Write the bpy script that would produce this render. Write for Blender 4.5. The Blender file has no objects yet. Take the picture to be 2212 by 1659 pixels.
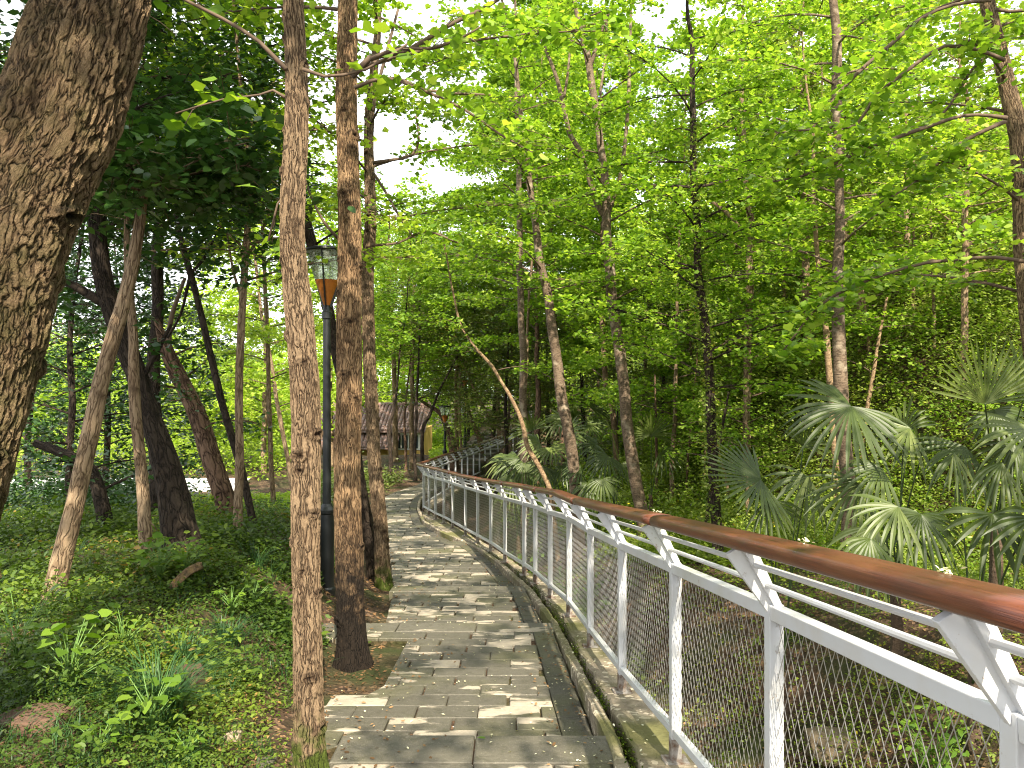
import bpy, math, random
import numpy as np
from mathutils import Vector, noise as mnoise
R = math.radians
rng = np.random.default_rng(7)
random.seed(7)
sc = bpy.context.scene
COL = sc.collection
F = 1671.0                       # focal length in the units of a 2212 px wide picture
EYE = 1.6
def P(u, v, d):
    """point seen at (u, v) of the 2212x1659 picture at distance d in front of the camera"""
    return np.array([(u-1106)/F*d, d, EYE-(v-829.5)/F*d])

# ------------------------------------------------------------------ materials
MATS = {}
def newmat(name):
    m = bpy.data.materials.new(name); m.use_nodes = True
    MATS[name] = m
    nt = m.node_tree
    for n in list(nt.nodes):
        nt.nodes.remove(n)
    out = nt.nodes.new('ShaderNodeOutputMaterial')
    return m, nt, out
class N:
    """tiny node helper"""
    def __init__(s, nt): s.nt = nt
    def __call__(s, typ, ins=None, **props):
        n = s.nt.nodes.new(typ)
        for k, v in props.items(): setattr(n, k, v)
        for k, v in (ins or {}).items():
            sock = n.inputs[k]
            if isinstance(v, bpy.types.NodeSocket): s.nt.links.new(v, sock)
            else: sock.default_value = v
        return n
    def ramp(s, fac, stops, interp='LINEAR'):
        n = s.nt.nodes.new('ShaderNodeValToRGB'); cr = n.color_ramp; cr.interpolation = interp
        while len(cr.elements) < len(stops): cr.elements.new(0.5)
        for e, (p, c) in zip(cr.elements, stops):
            e.position = p; e.color = (*c, 1) if len(c) == 3 else c
        s.nt.links.new(fac, n.inputs[0]); return n.outputs[0]
    def mix(s, fac, a, b, blend='MIX'):
        n = s.nt.nodes.new('ShaderNodeMix'); n.data_type = 'RGBA'; n.blend_type = blend
        for k, v in ((0, fac), (6, a), (7, b)):
            if isinstance(v, bpy.types.NodeSocket): s.nt.links.new(v, n.inputs[k])
            else: n.inputs[k].default_value = (*v, 1) if isinstance(v, tuple) and len(v) == 3 else v
        return n.outputs[2]
    def math(s, op, a, b=0.0, c=0.0, clamp=False):
        n = s.nt.nodes.new('ShaderNodeMath'); n.operation = op; n.use_clamp = clamp
        for k, v in ((0, a), (1, b), (2, c)):
            if isinstance(v, bpy.types.NodeSocket): s.nt.links.new(v, n.inputs[k])
            else: n.inputs[k].default_value = v
        return n.outputs[0]
def leaf_mat(name, c0, c1, c2, trans=0.4, rough=0.5, tr_tint=(1.15, 1.25, 0.5), spec=0.35, odd=None):
    m, nt, out = newmat(name); n = N(nt)
    at = n('ShaderNodeAttribute', attribute_name='rnd')
    geo = n('ShaderNodeNewGeometry')
    ns = n('ShaderNodeTexNoise', {'Vector': geo.outputs['Position'], 'Scale': 0.9, 'Detail': 2.0})
    f = n.math('ADD', n.math('MULTIPLY', at.outputs['Fac'], 0.65), n.math('MULTIPLY', ns.outputs['Fac'], 0.55))
    f = n.math('SUBTRACT', f, 0.12, clamp=True)
    stops = [(0.05, c0), (0.5, c1), (0.95, c2)]
    col = n.ramp(f, stops)
    if odd:
        sel = n.math('GREATER_THAN', at.outputs['Fac'], 0.965)
        col = n.mix(sel, col, odd)
    pb = n('ShaderNodeBsdfPrincipled', {'Base Color': col, 'Roughness': rough, 'Specular IOR Level': spec})
    tcol = n.mix(1.0, col, tr_tint, 'MULTIPLY')
    tb = n('ShaderNodeBsdfTranslucent', {'Color': tcol})
    mx = n('ShaderNodeMixShader', {0: trans, 1: pb.outputs[0], 2: tb.outputs[0]})
    nt.links.new(mx.outputs[0], out.inputs[0]); return m
leaf_mat('leaf_ginkgo', (.065,.145,.014), (.205,.340,.034), (.48,.58,.10), 0.55, tr_tint=(1.2,1.25,.5))
leaf_mat('leaf_lime', (.15,.25,.020), (.31,.43,.045), (.52,.60,.10), 0.50)
leaf_mat('leaf_canopy', (.065,.150,.014), (.145,.260,.024), (.27,.38,.05), 0.52, tr_tint=(1.3,1.25,.5))
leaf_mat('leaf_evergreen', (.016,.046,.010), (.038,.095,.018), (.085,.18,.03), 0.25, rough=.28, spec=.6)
leaf_mat('leaf_osmanthus', (.038,.060,.014), (.110,.150,.032), (.27,.31,.08), 0.42, rough=.35, spec=.5, odd=(.17,.13,.02))
leaf_mat('leaf_shrub', (.075,.120,.020), (.21,.28,.050), (.44,.48,.12), 0.48, rough=.45, odd=(.22,.18,.03))
leaf_mat('leaf_herb', (.080,.130,.012), (.18,.250,.020), (.36,.42,.045), 0.46, rough=.5, odd=(.40,.33,.02))
leaf_mat('leaf_bank', (.030,.065,.009), (.082,.140,.015), (.25,.33,.035), 0.42, rough=.5, odd=(.30,.20,.05))
leaf_mat('leaf_weed', (.060,.13,.012), (.120,.22,.018), (.21,.32,.035), 0.45, rough=.5)
leaf_mat('grass_dark', (.018,.055,.018), (.035,.09,.026), (.07,.15,.035), 0.25, rough=.45)
leaf_mat('leaf_palm', (.022,.040,.008), (.062,.092,.017), (.18,.21,.06), 0.28, rough=.45, spec=.38, tr_tint=(1.2,1.3,.4))
leaf_mat('moss', (.02,.035,.004), (.05,.08,.006), (.11,.14,.01), 0.1, rough=.9, spec=.1)
leaf_mat('litter', (.06,.035,.015), (.16,.09,.04), (.34,.22,.11), 0.1, rough=.8, spec=.2)
leaf_mat('petal', (.45,.40,.22), (.65,.62,.42), (.8,.78,.62), 0.2, rough=.7, spec=.2)
leaf_mat('flower_yellow', (.7,.5,.01), (.8,.6,.02), (.85,.7,.05), 0.2, rough=.6)

def bark_mat(name, ridge, mid, crack, sx, sy, disp, moss=0.0, moss_h=0.6, blotch=None, dark_low=0.0):
    """furrowed bark: attribute 'bk' carries (around in metres, along in metres, height above base)"""
    m, nt, out = newmat(name); n = N(nt)
    at = n('ShaderNodeAttribute', attribute_name='bk')
    geo = n('ShaderNodeNewGeometry')
    obv = geo.outputs['Position']
    wn = n('ShaderNodeTexNoise', {'Vector': at.outputs['Vector'], 'Scale': 14.0, 'Detail': 5.0})
    warp = n('ShaderNodeVectorMath', {0: wn.outputs['Color'], 1: (.5, .5, .5)}, operation='SUBTRACT')
    warp2 = n('ShaderNodeVectorMath', {0: warp.outputs[0], 1: (.030, .05, 0)}, operation='MULTIPLY')
    vec = n('ShaderNodeVectorMath', {0: at.outputs['Vector'], 1: warp2.outputs[0]}, operation='ADD')
    mp = n('ShaderNodeMapping', {'Vector': vec.outputs[0], 'Scale': (sx, sy, 0.0)})
    vo = n('ShaderNodeTexNoise', {'Vector': mp.outputs[0], 'Scale': 1.0, 'Detail': 2.0, 'Roughness': .5, 'Distortion': .6})
    ridge_f = n.math('POWER', n.math('MULTIPLY', n.math('ABSOLUTE', n.math('SUBTRACT', vo.outputs['Fac'], .5)), 8.5, clamp=True), .6)
    mp2 = n('ShaderNodeMapping', {'Vector': vec.outputs[0], 'Scale': (sx*2.4, sy*1.7, 0.0)})
    fn = n('ShaderNodeTexNoise', {'Vector': mp2.outputs[0], 'Scale': 1.0, 'Detail': 8.0, 'Roughness': 0.72})
    mp3 = n('ShaderNodeMapping', {'Vector': vec.outputs[0], 'Scale': (sx*5, sy*14, 0.0)})
    fl = n('ShaderNodeTexNoise', {'Vector': mp3.outputs[0], 'Scale': 1.0, 'Detail': 4.0})
    h = n.math('ADD', n.math('MULTIPLY', ridge_f, 0.55), n.math('MULTIPLY', fn.outputs['Fac'], 0.75))
    h = n.math('ADD', h, n.math('MULTIPLY', fl.outputs['Fac'], 0.22))
    hf = n.math('SUBTRACT', h, 0.42, clamp=True)
    col = n.ramp(hf, [(0.0, crack), (0.10, crack), (0.27, mid), (0.62, ridge)])
    mpk = n('ShaderNodeMapping', {'Vector': vec.outputs[0], 'Scale': (sx*.22, sy*.9, 0.0)})
    kn = n('ShaderNodeTexNoise', {'Vector': mpk.outputs[0], 'Scale': 1.0, 'Detail': 3.0})
    col = n.mix(n.math('MULTIPLY', n.math('SUBTRACT', kn.outputs['Fac'], .585, clamp=True), 9.0, clamp=True), col, n.mix(.55, crack, mid))
    big = n('ShaderNodeTexNoise', {'Vector': obv, 'Scale': 2.6, 'Detail': 3.0})
    col = n.mix(n.math('MULTIPLY', n.math('SUBTRACT', big.outputs['Fac'], .45, clamp=True), 2.2, clamp=True), col,
                n.mix(1.0, col, (.55,.5,.47), 'MULTIPLY'))
    if blotch:
        b2 = n('ShaderNodeTexNoise', {'Vector': obv, 'Scale': 7.0, 'Detail': 4.0})
        col = n.mix(n.math('MULTIPLY', n.math('SUBTRACT', b2.outputs['Fac'], .56, clamp=True), 9.0, clamp=True), col, blotch)
    ka = n('ShaderNodeAttribute', attribute_name='kn')
    col = n.mix(n.math('MULTIPLY', ka.outputs['Fac'], 1.1, clamp=True), col, tuple(c*.6 for c in crack))
    if moss or dark_low:
        sep = n('ShaderNodeSeparateXYZ', {0: at.outputs['Vector']})
        mn = n('ShaderNodeTexNoise', {'Vector': obv, 'Scale': 14.0, 'Detail': 5.0})
        low = n.math('SUBTRACT', 1.0, n.math('DIVIDE', sep.outputs['Z'], moss_h), clamp=True)
        if dark_low:
            col = n.mix(n.math('MULTIPLY', low, n.math('MULTIPLY', mn.outputs['Fac'], dark_low*2), clamp=True), col, (.016,.011,.007))
        if moss:
            mm = n.math('MULTIPLY', n.math('SUBTRACT', n.math('ADD', mn.outputs['Fac'], n.math('MULTIPLY', low, .5)), .62, clamp=True), 7*moss, clamp=True)
            mm = n.math('MULTIPLY', mm, n.math('ADD', n.math('MULTIPLY', low, 1.6), 0.05, clamp=True), clamp=True)
            col = n.mix(mm, col, (.055,.075,.010))
    bp = n('ShaderNodeBump', {'Strength': 0.9, 'Distance': max(disp*1.3, .004), 'Height': h})
    pb = n('ShaderNodeBsdfPrincipled', {'Base Color': col, 'Roughness': 0.88, 'Specular IOR Level': 0.2, 'Normal': bp.outputs[0]})
    nt.links.new(pb.outputs[0], out.inputs[0])
    if disp:
        dn = n('ShaderNodeDisplacement', {'Height': hf, 'Midlevel': 0.4, 'Scale': disp})
        nt.links.new(dn.outputs[0], out.inputs['Displacement'])
        m.displacement_method = 'BOTH'
    return m
bark_mat('bark_ginkgo', (.265,.185,.110), (.145,.097,.057), (.050,.027,.013), 46, 9, .008, moss=.8, moss_h=.55)
bark_mat('bark_ginkgo_dark_foot', (.34,.22,.118), (.19,.115,.060), (.040,.022,.011), 44, 9, .008, moss=.0, moss_h=1.5, dark_low=1.7)
bark_mat('bark_big', (.38,.265,.15), (.225,.15,.085), (.032,.020,.012), 33, 9, .026, moss=.2, moss_h=5.5)
bark_mat('bark_mid', (.29,.21,.13), (.16,.108,.064), (.06,.038,.022), 26, 6, .005)
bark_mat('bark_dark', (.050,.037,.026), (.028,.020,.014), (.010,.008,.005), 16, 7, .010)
bark_mat('bark_smooth', (.17,.125,.085), (.115,.082,.055), (.06,.042,.028), 10, 30, .002, blotch=(.26,.21,.15))
bark_mat('bark_pale', (.30,.21,.125), (.21,.14,.08), (.10,.065,.036), 12, 24, .002)
bark_mat('bark_red', (.20,.125,.080), (.095,.056,.036), (.03,.016,.010), 14, 5, .012)

def simple(name, col, rough=.5, metal=0.0, spec=.5, nscale=None, ncol=None, bump=0.0, amt=.5, coat=0):
    m, nt, out = newmat(name); n = N(nt)
    pb = n('ShaderNodeBsdfPrincipled', {'Base Color': (*col, 1), 'Roughness': rough, 'Metallic': metal, 'Specular IOR Level': spec, 'Coat Weight': coat})
    if nscale:
        geo = n('ShaderNodeNewGeometry')
        t = n('ShaderNodeTexNoise', {'Vector': geo.outputs['Position'], 'Scale': nscale, 'Detail': 6.0, 'Roughness': .65})
        f = n.math('MULTIPLY', n.math('SUBTRACT', t.outputs['Fac'], .5-.12*amt, clamp=True), 5*amt, clamp=True)
        nt.links.new(n.mix(f, col, ncol or col), pb.inputs['Base Color'])
        if bump:
            b = n('ShaderNodeBump', {'Strength': 1.0, 'Distance': bump, 'Height': t.outputs['Fac']})
            nt.links.new(b.outputs[0], pb.inputs['Normal'])
    nt.links.new(pb.outputs[0], out.inputs[0]); return m
simple('white_paint', (.50,.51,.52), .30, nscale=9, ncol=(.46,.44,.40), amt=.45)
simple('rusty_foot', (.30,.28,.25), .65, nscale=18, ncol=(.10,.055,.03), amt=.9)
simple('wire', (.62,.62,.62), .32, metal=.8)
simple('black_metal', (.008,.010,.010), .42, nscale=5, ncol=(.014,.016,.015))
simple('box_white', (.72,.74,.75), .4, nscale=6, ncol=(.6,.6,.58))
simple('house_wall', (.60,.40,.12), .85, nscale=2.2, ncol=(.45,.29,.09), bump=.01)
simple('house_white', (.75,.76,.74), .7, nscale=3, ncol=(.6,.6,.57))
simple('pane', (.03,.05,.055), .12)
simple('tile', (.15,.14,.135), .9, nscale=9, ncol=(.17,.10,.075), bump=.02, amt=1.2)
simple('road', (.62,.60,.57), .9, nscale=1.3, ncol=(.50,.48,.45))
simple('rock', (.115,.062,.038), .85, nscale=11, ncol=(.10,.055,.035), bump=.03, amt=.8)
simple('rock_pale', (.42,.33,.24), .85, nscale=14, ncol=(.24,.18,.12), bump=.02, amt=.8)
simple('rock_tan', (.15,.115,.07), .85, nscale=7, ncol=(.12,.085,.05), bump=.03, amt=.8)
simple('rotten_wood', (.24,.15,.07), .9, nscale=22, ncol=(.08,.05,.03), bump=.02, amt=.8)
simple('stem_green', (.10,.19,.035), .6)
simple('stem_palm', (.045,.075,.022), .5)
simple('fibre', (.10,.065,.038), .95, nscale=40, ncol=(.04,.025,.015), bump=.03)
simple('twig', (.085,.055,.034), .85, nscale=12, ncol=(.15,.10,.06))
simple('orange_cone', (.45,.15,.02), .4, nscale=30, ncol=(.30,.085,.015))

nt = MATS['white_paint'].node_tree; n = N(nt); pb = [q for q in nt.nodes if q.type == 'BSDF_PRINCIPLED'][0]
old = pb.inputs['Base Color'].links[0].from_socket
geo = n('ShaderNodeNewGeometry'); t = n('ShaderNodeTexNoise', {'Vector': geo.outputs['Position'], 'Scale': 31.0, 'Detail': 5.0, 'Roughness': .7})
t2 = n('ShaderNodeTexNoise', {'Vector': geo.outputs['Position'], 'Scale': 3.0, 'Detail': 5.0})
f = n.math('MULTIPLY', n.math('SUBTRACT', n.math('ADD', t.outputs['Fac'], n.math('MULTIPLY', t2.outputs['Fac'], .35)), .83, clamp=True), 14.0, clamp=True)
c2 = n.mix(f, old, (.20, .13, .075)); c2 = n.mix(n.math('MULTIPLY', n.math('SUBTRACT', t2.outputs['Fac'], .52, clamp=True), 2.2, clamp=True), c2, (.40, .42, .33))
nt.links.new(c2, pb.inputs['Base Color'])

# hand rail wood
m, nt, out = newmat('rail_wood'); n = N(nt)
at = n('ShaderNodeAttribute', attribute_name='bk')
mp = n('ShaderNodeMapping', {'Vector': at.outputs['Vector'], 'Scale': (34, 1.6, 1)})
g = n('ShaderNodeTexNoise', {'Vector': mp.outputs[0], 'Scale': 3.0, 'Detail': 7.0, 'Roughness': .7})
mp2 = n('ShaderNodeMapping', {'Vector': at.outputs['Vector'], 'Scale': (5, 2.2, 1)})
g2 = n('ShaderNodeTexNoise', {'Vector': mp2.outputs[0], 'Scale': 1.7, 'Detail': 5.0})
col = n.ramp(g.outputs['Fac'], [(.28, (.028,.009,.005)), (.5, (.092,.025,.011)), (.72, (.18,.056,.022))])
col = n.mix(n.math('MULTIPLY', n.math('SUBTRACT', g2.outputs['Fac'], .5, clamp=True), 3.0, clamp=True), col, (.15,.055,.022))
col = n.mix(n.math('MULTIPLY', n.math('SUBTRACT', .42, g2.outputs['Fac'], clamp=True), 5.0, clamp=True), col, (.065,.026,.018))
rf = n.math('ADD', n.math('MULTIPLY', g.outputs['Fac'], .30), .18)
bp = n('ShaderNodeBump', {'Strength': .5, 'Distance': .003, 'Height': g.outputs['Fac']})
pb = n('ShaderNodeBsdfPrincipled', {'Base Color': col, 'Roughness': rf, 'Normal': bp.outputs[0], 'Specular IOR Level': .55})
nt.links.new(pb.outputs[0], out.inputs[0])

# paving stone: per stone tone, worn dry patches with their own outlines, algae
def paver_mat(name, dry_amt, tone=1.0):
    m, nt, out = newmat(name); n = N(nt)
    at = n('ShaderNodeAttribute', attribute_name='rnd')
    geo = n('ShaderNodeNewGeometry')
    mp = n('ShaderNodeMapping', {'Vector': geo.outputs['Position'], 'Scale': (2.1, 5.2, 1.0)})
    w = n('ShaderNodeVectorMath', {0: mp.outputs[0]}, operation='ADD')
    rv = n('ShaderNodeCombineXYZ', {0: n.math('MULTIPLY', at.outputs['Fac'], 37.0), 1: n.math('MULTIPLY', at.outputs['Fac'], 91.0)})
    nt.links.new(rv.outputs[0], w.inputs[1])
    p1 = n('ShaderNodeTexNoise', {'Vector': w.outputs[0], 'Scale': 1.0, 'Detail': 5.0, 'Roughness': .55})
    fine = n('ShaderNodeTexNoise', {'Vector': geo.outputs['Position'], 'Scale': 55.0, 'Detail': 6.0, 'Roughness': .7})
    broad = n('ShaderNodeTexNoise', {'Vector': geo.outputs['Position'], 'Scale': 1.6, 'Detail': 4.0})
    base = n.mix(fine.outputs['Fac'], tuple(c*tone for c in (.042,.038,.028)), tuple(c*tone for c in (.112,.102,.076)))
    base = n.mix(n.math('MULTIPLY', n.math('SUBTRACT', broad.outputs['Fac'], .48, clamp=True), 4.5, clamp=True), base, (.085,.082,.035))
    base = n.mix(n.math('MULTIPLY', at.outputs['Fac'], .28), base, (.115,.105,.082))
    pit = n('ShaderNodeTexNoise', {'Vector': geo.outputs['Position'], 'Scale': 160.0, 'Detail': 3.0})
    med = n('ShaderNodeTexNoise', {'Vector': geo.outputs['Position'], 'Scale': 13.0, 'Detail': 7.0, 'Roughness': .7})
    base = n.mix(n.math('MULTIPLY', n.math('SUBTRACT', med.outputs['Fac'], .5, clamp=True), 4.0, clamp=True), base, n.mix(1.0, base, (.5,.52,.45), 'MULTIPLY'))
    base = n.mix(n.math('MULTIPLY', n.math('SUBTRACT', pit.outputs['Fac'], .60, clamp=True), 8.0, clamp=True), base, (.20,.18,.14))
    dry = n.mix(med.outputs['Fac'], (.20,.17,.125), (.42,.365,.285))
    dv = n.math('ADD', p1.outputs['Fac'], n.math('MULTIPLY', n.math('SUBTRACT', at.outputs['Fac'], .5), .20))
    dv = n.math('ADD', dv, n.math('MULTIPLY', n.math('SUBTRACT', broad.outputs['Fac'], .5), .35))
    dm = n.math('MULTIPLY', n.math('SUBTRACT', dv, .60-dry_amt, clamp=True), 26.0, clamp=True)
    col = n.mix(dm, base, dry)
    bp = n('ShaderNodeBump', {'Strength': .9, 'Distance': .006, 'Height': n.math('ADD', fine.outputs['Fac'], n.math('MULTIPLY', p1.outputs['Fac'], 1.2))})
    rf = n.math('ADD', n.math('MULTIPLY', dm, .25), .6)
    pb = n('ShaderNodeBsdfPrincipled', {'Base Color': col, 'Roughness': rf, 'Normal': bp.outputs[0], 'Specular IOR Level': .35})
    nt.links.new(pb.outputs[0], out.inputs[0]); return m
paver_mat('paver', .035); paver_mat('paver_edge', -.5, .62); paver_mat('paver_step', -.06, 1.25)

def ground_mat(name, a, b, c, bump=.03, moss=None):
    m, nt, out = newmat(name); n = N(nt)
    geo = n('ShaderNodeNewGeometry')
    t = n('ShaderNodeTexNoise', {'Vector': geo.outputs['Position'], 'Scale': 7.0, 'Detail': 10.0, 'Roughness': .75})
    t2 = n('ShaderNodeTexVoronoi', {'Vector': geo.outputs['Position'], 'Scale': 34.0})
    t3 = n('ShaderNodeTexNoise', {'Vector': geo.outputs['Position'], 'Scale': 1.4, 'Detail': 4.0})
    col = n.ramp(t.outputs['Fac'], [(.3, a), (.5, b), (.72, c)])
    spk = n.math('GREATER_THAN', n('ShaderNodeSeparateColor', {0: t2.outputs['Color']}).outputs[0], .86)
    col = n.mix(n.math('MULTIPLY', spk, .6), col, tuple(min(1, x*2.1) for x in c))
    if moss:
        col = n.mix(n.math('MULTIPLY', n.math('SUBTRACT', t3.outputs['Fac'], .47, clamp=True), 6.0, clamp=True), col, moss)
    hh = n.math('ADD', t.outputs['Fac'], n.math('MULTIPLY', t2.outputs['Distance'], .4))
    bp = n('ShaderNodeBump', {'Strength': 1.0, 'Distance': bump, 'Height': hh})
    pb = n('ShaderNodeBsdfPrincipled', {'Base Color': col, 'Roughness': .92, 'Normal': bp.outputs[0], 'Specular IOR Level': .2})
    nt.links.new(pb.outputs[0], out.inputs[0]); return m
ground_mat('soil', (.020,.013,.008), (.060,.037,.022), (.12,.074,.044), moss=(.035,.042,.012))
ground_mat('concrete', (.13,.105,.07), (.235,.195,.14), (.33,.285,.215), bump=.012, moss=(.13,.125,.05))

m, nt, out = newmat('lamp_glass'); n = N(nt)
gl = n('ShaderNodeBsdfPrincipled', {'Base Color': (.72,.80,.66,1), 'Roughness': .12, 'Transmission Weight': .55, 'IOR': 1.3})
tp = n('ShaderNodeBsdfTransparent', {'Color': (.85,.9,.8,1)})
mx = n('ShaderNodeMixShader', {0: .45, 1: gl.outputs[0], 2: tp.outputs[0]})
nt.links.new(mx.outputs[0], out.inputs[0])

# ------------------------------------------------------------------ objects and tags
def tag(o, label=None, cat=None, group=None, kind=None):
    if label: o['label'] = label
    if cat: o['category'] = cat
    if group: o['group'] = group
    if kind: o['kind'] = kind
    return o
def empty(name, loc, label, cat, group=None):
    o = bpy.data.objects.new(name, None); COL.objects.link(o); o.location = loc
    o.empty_display_size = .2
    return tag(o, label, cat, group)
def link(name, me, mat, parent=None):
    if mat: me.materials.append(MATS[mat] if isinstance(mat, str) else mat)
    o = bpy.data.objects.new(name, me); COL.objects.link(o)
    if parent is not None:
        o.parent = parent
        o.matrix_parent_inverse.identity()
        l = parent.location if parent.parent is None else parent.location + parent.parent.location
        me.transform(__import__('mathutils').Matrix.Translation(-Vector(l)))
    return o
def mesh_quads(name, V, k, rnd=None, smooth=False):
    """V: (n*k,3) vertices of n separate k-gons"""
    V = np.asarray(V, np.float32).reshape(-1, 3); nf = len(V)//k
    me = bpy.data.meshes.new(name)
    me.vertices.add(len(V)); me.vertices.foreach_set('co', V.ravel())
    me.loops.add(len(V)); me.loops.foreach_set('vertex_index', np.arange(len(V), dtype=np.int32))
    me.polygons.add(nf)
    me.polygons.foreach_set('loop_start', np.arange(nf, dtype=np.int32)*k)
    me.polygons.foreach_set('loop_total', np.full(nf, k, np.int32))
    a = me.attributes.new('rnd', 'FLOAT', 'FACE')
    a.data.foreach_set('value', (rng.random(nf) if rnd is None else np.asarray(rnd)).astype(np.float32))
    me.update(calc_edges=True)
    return me
class MB:
    """collects verts / faces for one mesh"""
    def __init__(s): s.v = []; s.f = []; s.bk = []; s.r = []; s.k = []
    def add(s, vs, fs, bk=None, r=None, kn=None):
        s.k += list(kn) if kn is not None else [0.0]*len(vs)
        o = len(s.v); s.v += [tuple(p) for p in vs]
        s.f += [tuple(i+o for i in f) for f in fs]
        s.bk += [tuple(b) for b in bk] if bk is not None else [(0, 0, 0)]*len(vs)
        s.r += [random.random() if r is None else r]*len(fs)
    def box(s, c, ax, ay, az):
        c = np.array(c, float); ax, ay, az = map(lambda q: np.array(q, float), (ax, ay, az))
        vs = [c+i*ax+j*ay+k*az for k in (-1, 1) for j in (-1, 1) for i in (-1, 1)]
        s.add(vs, [(0,2,3,1),(4,5,7,6),(0,1,5,4),(2,6,7,3),(0,4,6,2),(1,3,7,5)])
    def beam(s, a, b, w, h, side=None, w2=None, h2=None):
        """box section bar from a to b; w across 'side', h the other way"""
        a = np.array(a, float); b = np.array(b, float); t = b-a; t /= np.linalg.norm(t)
        sd = np.array(side if side is not None else (0, 0, 1), float); sd = sd-t*sd.dot(t)
        sd /= np.linalg.norm(sd); o = np.cross(t, sd)
        w2 = w if w2 is None else w2; h2 = h if h2 is None else h2
        vs = [a+sd*w*i/2+o*h*j/2 for i, j in ((-1,-1),(1,-1),(1,1),(-1,1))]+[b+sd*w2*i/2+o*h2*j/2 for i, j in ((-1,-1),(1,-1),(1,1),(-1,1))]
        s.add(vs, [(3,2,1,0),(4,5,6,7),(0,1,5,4),(1,2,6,5),(2,3,7,6),(3,0,4,7)])
    def tube(s, pts, rad, n=8, caps=True, base_h=None, noise_amp=0.0, flare=None, knots=()):
        pts = np.array(pts, float); m = len(pts); rad = np.broadcast_to(np.array(rad, float), (m,))
        tang = np.gradient(pts, axis=0); tang /= np.linalg.norm(tang, axis=1)[:, None]+1e-9
        ref = np.array([1., 0, 0]) if abs(tang[0][0]) < .8 else np.array([0, 1., 0])
        vs = []; bk = []; kn = []; al = 0.0
        for i in range(m):
            if i: al += np.linalg.norm(pts[i]-pts[i-1])
            ref = ref-tang[i]*ref.dot(tang[i]); ref /= np.linalg.norm(ref)
            o = np.cross(tang[i], ref)
            for k in range(n):
                a = 2*math.pi*k/n; r = rad[i]
                if noise_amp:
                    r *= 1+noise_amp*mnoise.noise(Vector((math.cos(a)*1.3+pts[0][0]*5, math.sin(a)*1.3, al*2.2)))+noise_amp*.6*mnoise.noise(Vector((math.cos(a)*3, math.sin(a)*3+pts[0][1]*3, al*6)))
                if flare and al < flare[0]:
                    q = 1-al/flare[0]; r *= 1+flare[1]*q*q*(1+.45*math.cos(5*a+1.3)+.3*math.cos(3*a+.4))
                kv = 0.0
                for (kt, ka, ks) in knots:
                    if abs(al-ka) < 4*ks:
                        dt = (a-kt+math.pi) % (2*math.pi)-math.pi; q2 = (dt*r/(1.25*ks))**2+((al-ka)/(.62*ks))**2; q_ = math.sqrt(q2)
                        r += ks*.42*math.exp(-(q_-.95)**2*5)-ks*.30*math.exp(-q2*2.5)
                        kv = max(kv, math.exp(-q2*1.6), .75*math.exp(-(q_-1.35)**2*9)*(1 if al > ka else .35))
                kn.append(kv)
                vs.append(pts[i]+(ref*math.cos(a)+o*math.sin(a))*r)
                aa = (k/n if k <= n/2 else 1-k/n)
                bk.append((aa*2*math.pi*max(rad[0], .02), al, (pts[i][2]-pts[0][2]) if base_h is None else base_h+al))
        fs = [(i*n+k, i*n+(k+1) % n, (i+1)*n+(k+1) % n, (i+1)*n+k) for i in range(m-1) for k in range(n)]
        if caps: fs += [tuple(range(n-1, -1, -1)), tuple((m-1)*n+k for k in range(n))]
        s.add(vs, fs, bk, r=.5, kn=kn)
    def lathe(s, c, prof, n=24):
        vs = []; c = np.array(c, float)
        for r, z in prof:
            for k in range(n):
                a = 2*math.pi*k/n; vs.append(c+np.array([r*math.cos(a), r*math.sin(a), z]))
        m = len(prof)
        fs = [(i*n+k, i*n+(k+1) % n, (i+1)*n+(k+1) % n, (i+1)*n+k) for i in range(m-1) for k in range(n)]
        fs += [tuple(range(n-1, -1, -1)), tuple((m-1)*n+k for k in range(n))]
        s.add(vs, fs)
    def build(s, name, mat, parent=None, smooth=False, bevel=0.0):
        me = bpy.data.meshes.new(name); me.from_pydata(s.v, [], s.f)
        a = me.attributes.new('bk', 'FLOAT_VECTOR', 'POINT'); a.data.foreach_set('vector', np.array(s.bk, np.float32).ravel())
        a = me.attributes.new('rnd', 'FLOAT', 'FACE'); a.data.foreach_set('value', np.array(s.r, np.float32))
        if any(s.k):
            a = me.attributes.new('kn', 'FLOAT', 'POINT'); a.data.foreach_set('value', np.array(s.k, np.float32))
        if smooth: me.polygons.foreach_set('use_smooth', [True]*len(me.polygons))
        me.update()
        o = link(name, me, mat, parent)
        if bevel:
            b = o.modifiers.new('bevel', 'BEVEL'); b.width = bevel; b.segments = 2; b.limit_method = 'ANGLE'
        return o
def spline(pts, step):
    """Catmull-Rom through points, resampled at about 'step' metres (any number of columns)"""
    pts = np.array(pts, float); q = np.vstack([2*pts[0]-pts[1], pts, 2*pts[-1]-pts[-2]]); out = []
    for i in range(1, len(q)-2):
        L = np.linalg.norm(q[i+1][:3]-q[i][:3]); m = max(1, int(round(L/step)))
        for j in range(m):
            t = j/m
            out.append(.5*((2*q[i])+(-q[i-1]+q[i+1])*t+(2*q[i-1]-5*q[i]+4*q[i+1]-q[i+2])*t*t+(-q[i-1]+3*q[i]-3*q[i+1]+q[i+2])*t**3))
    out.append(q[-2]); return np.array(out)

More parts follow.
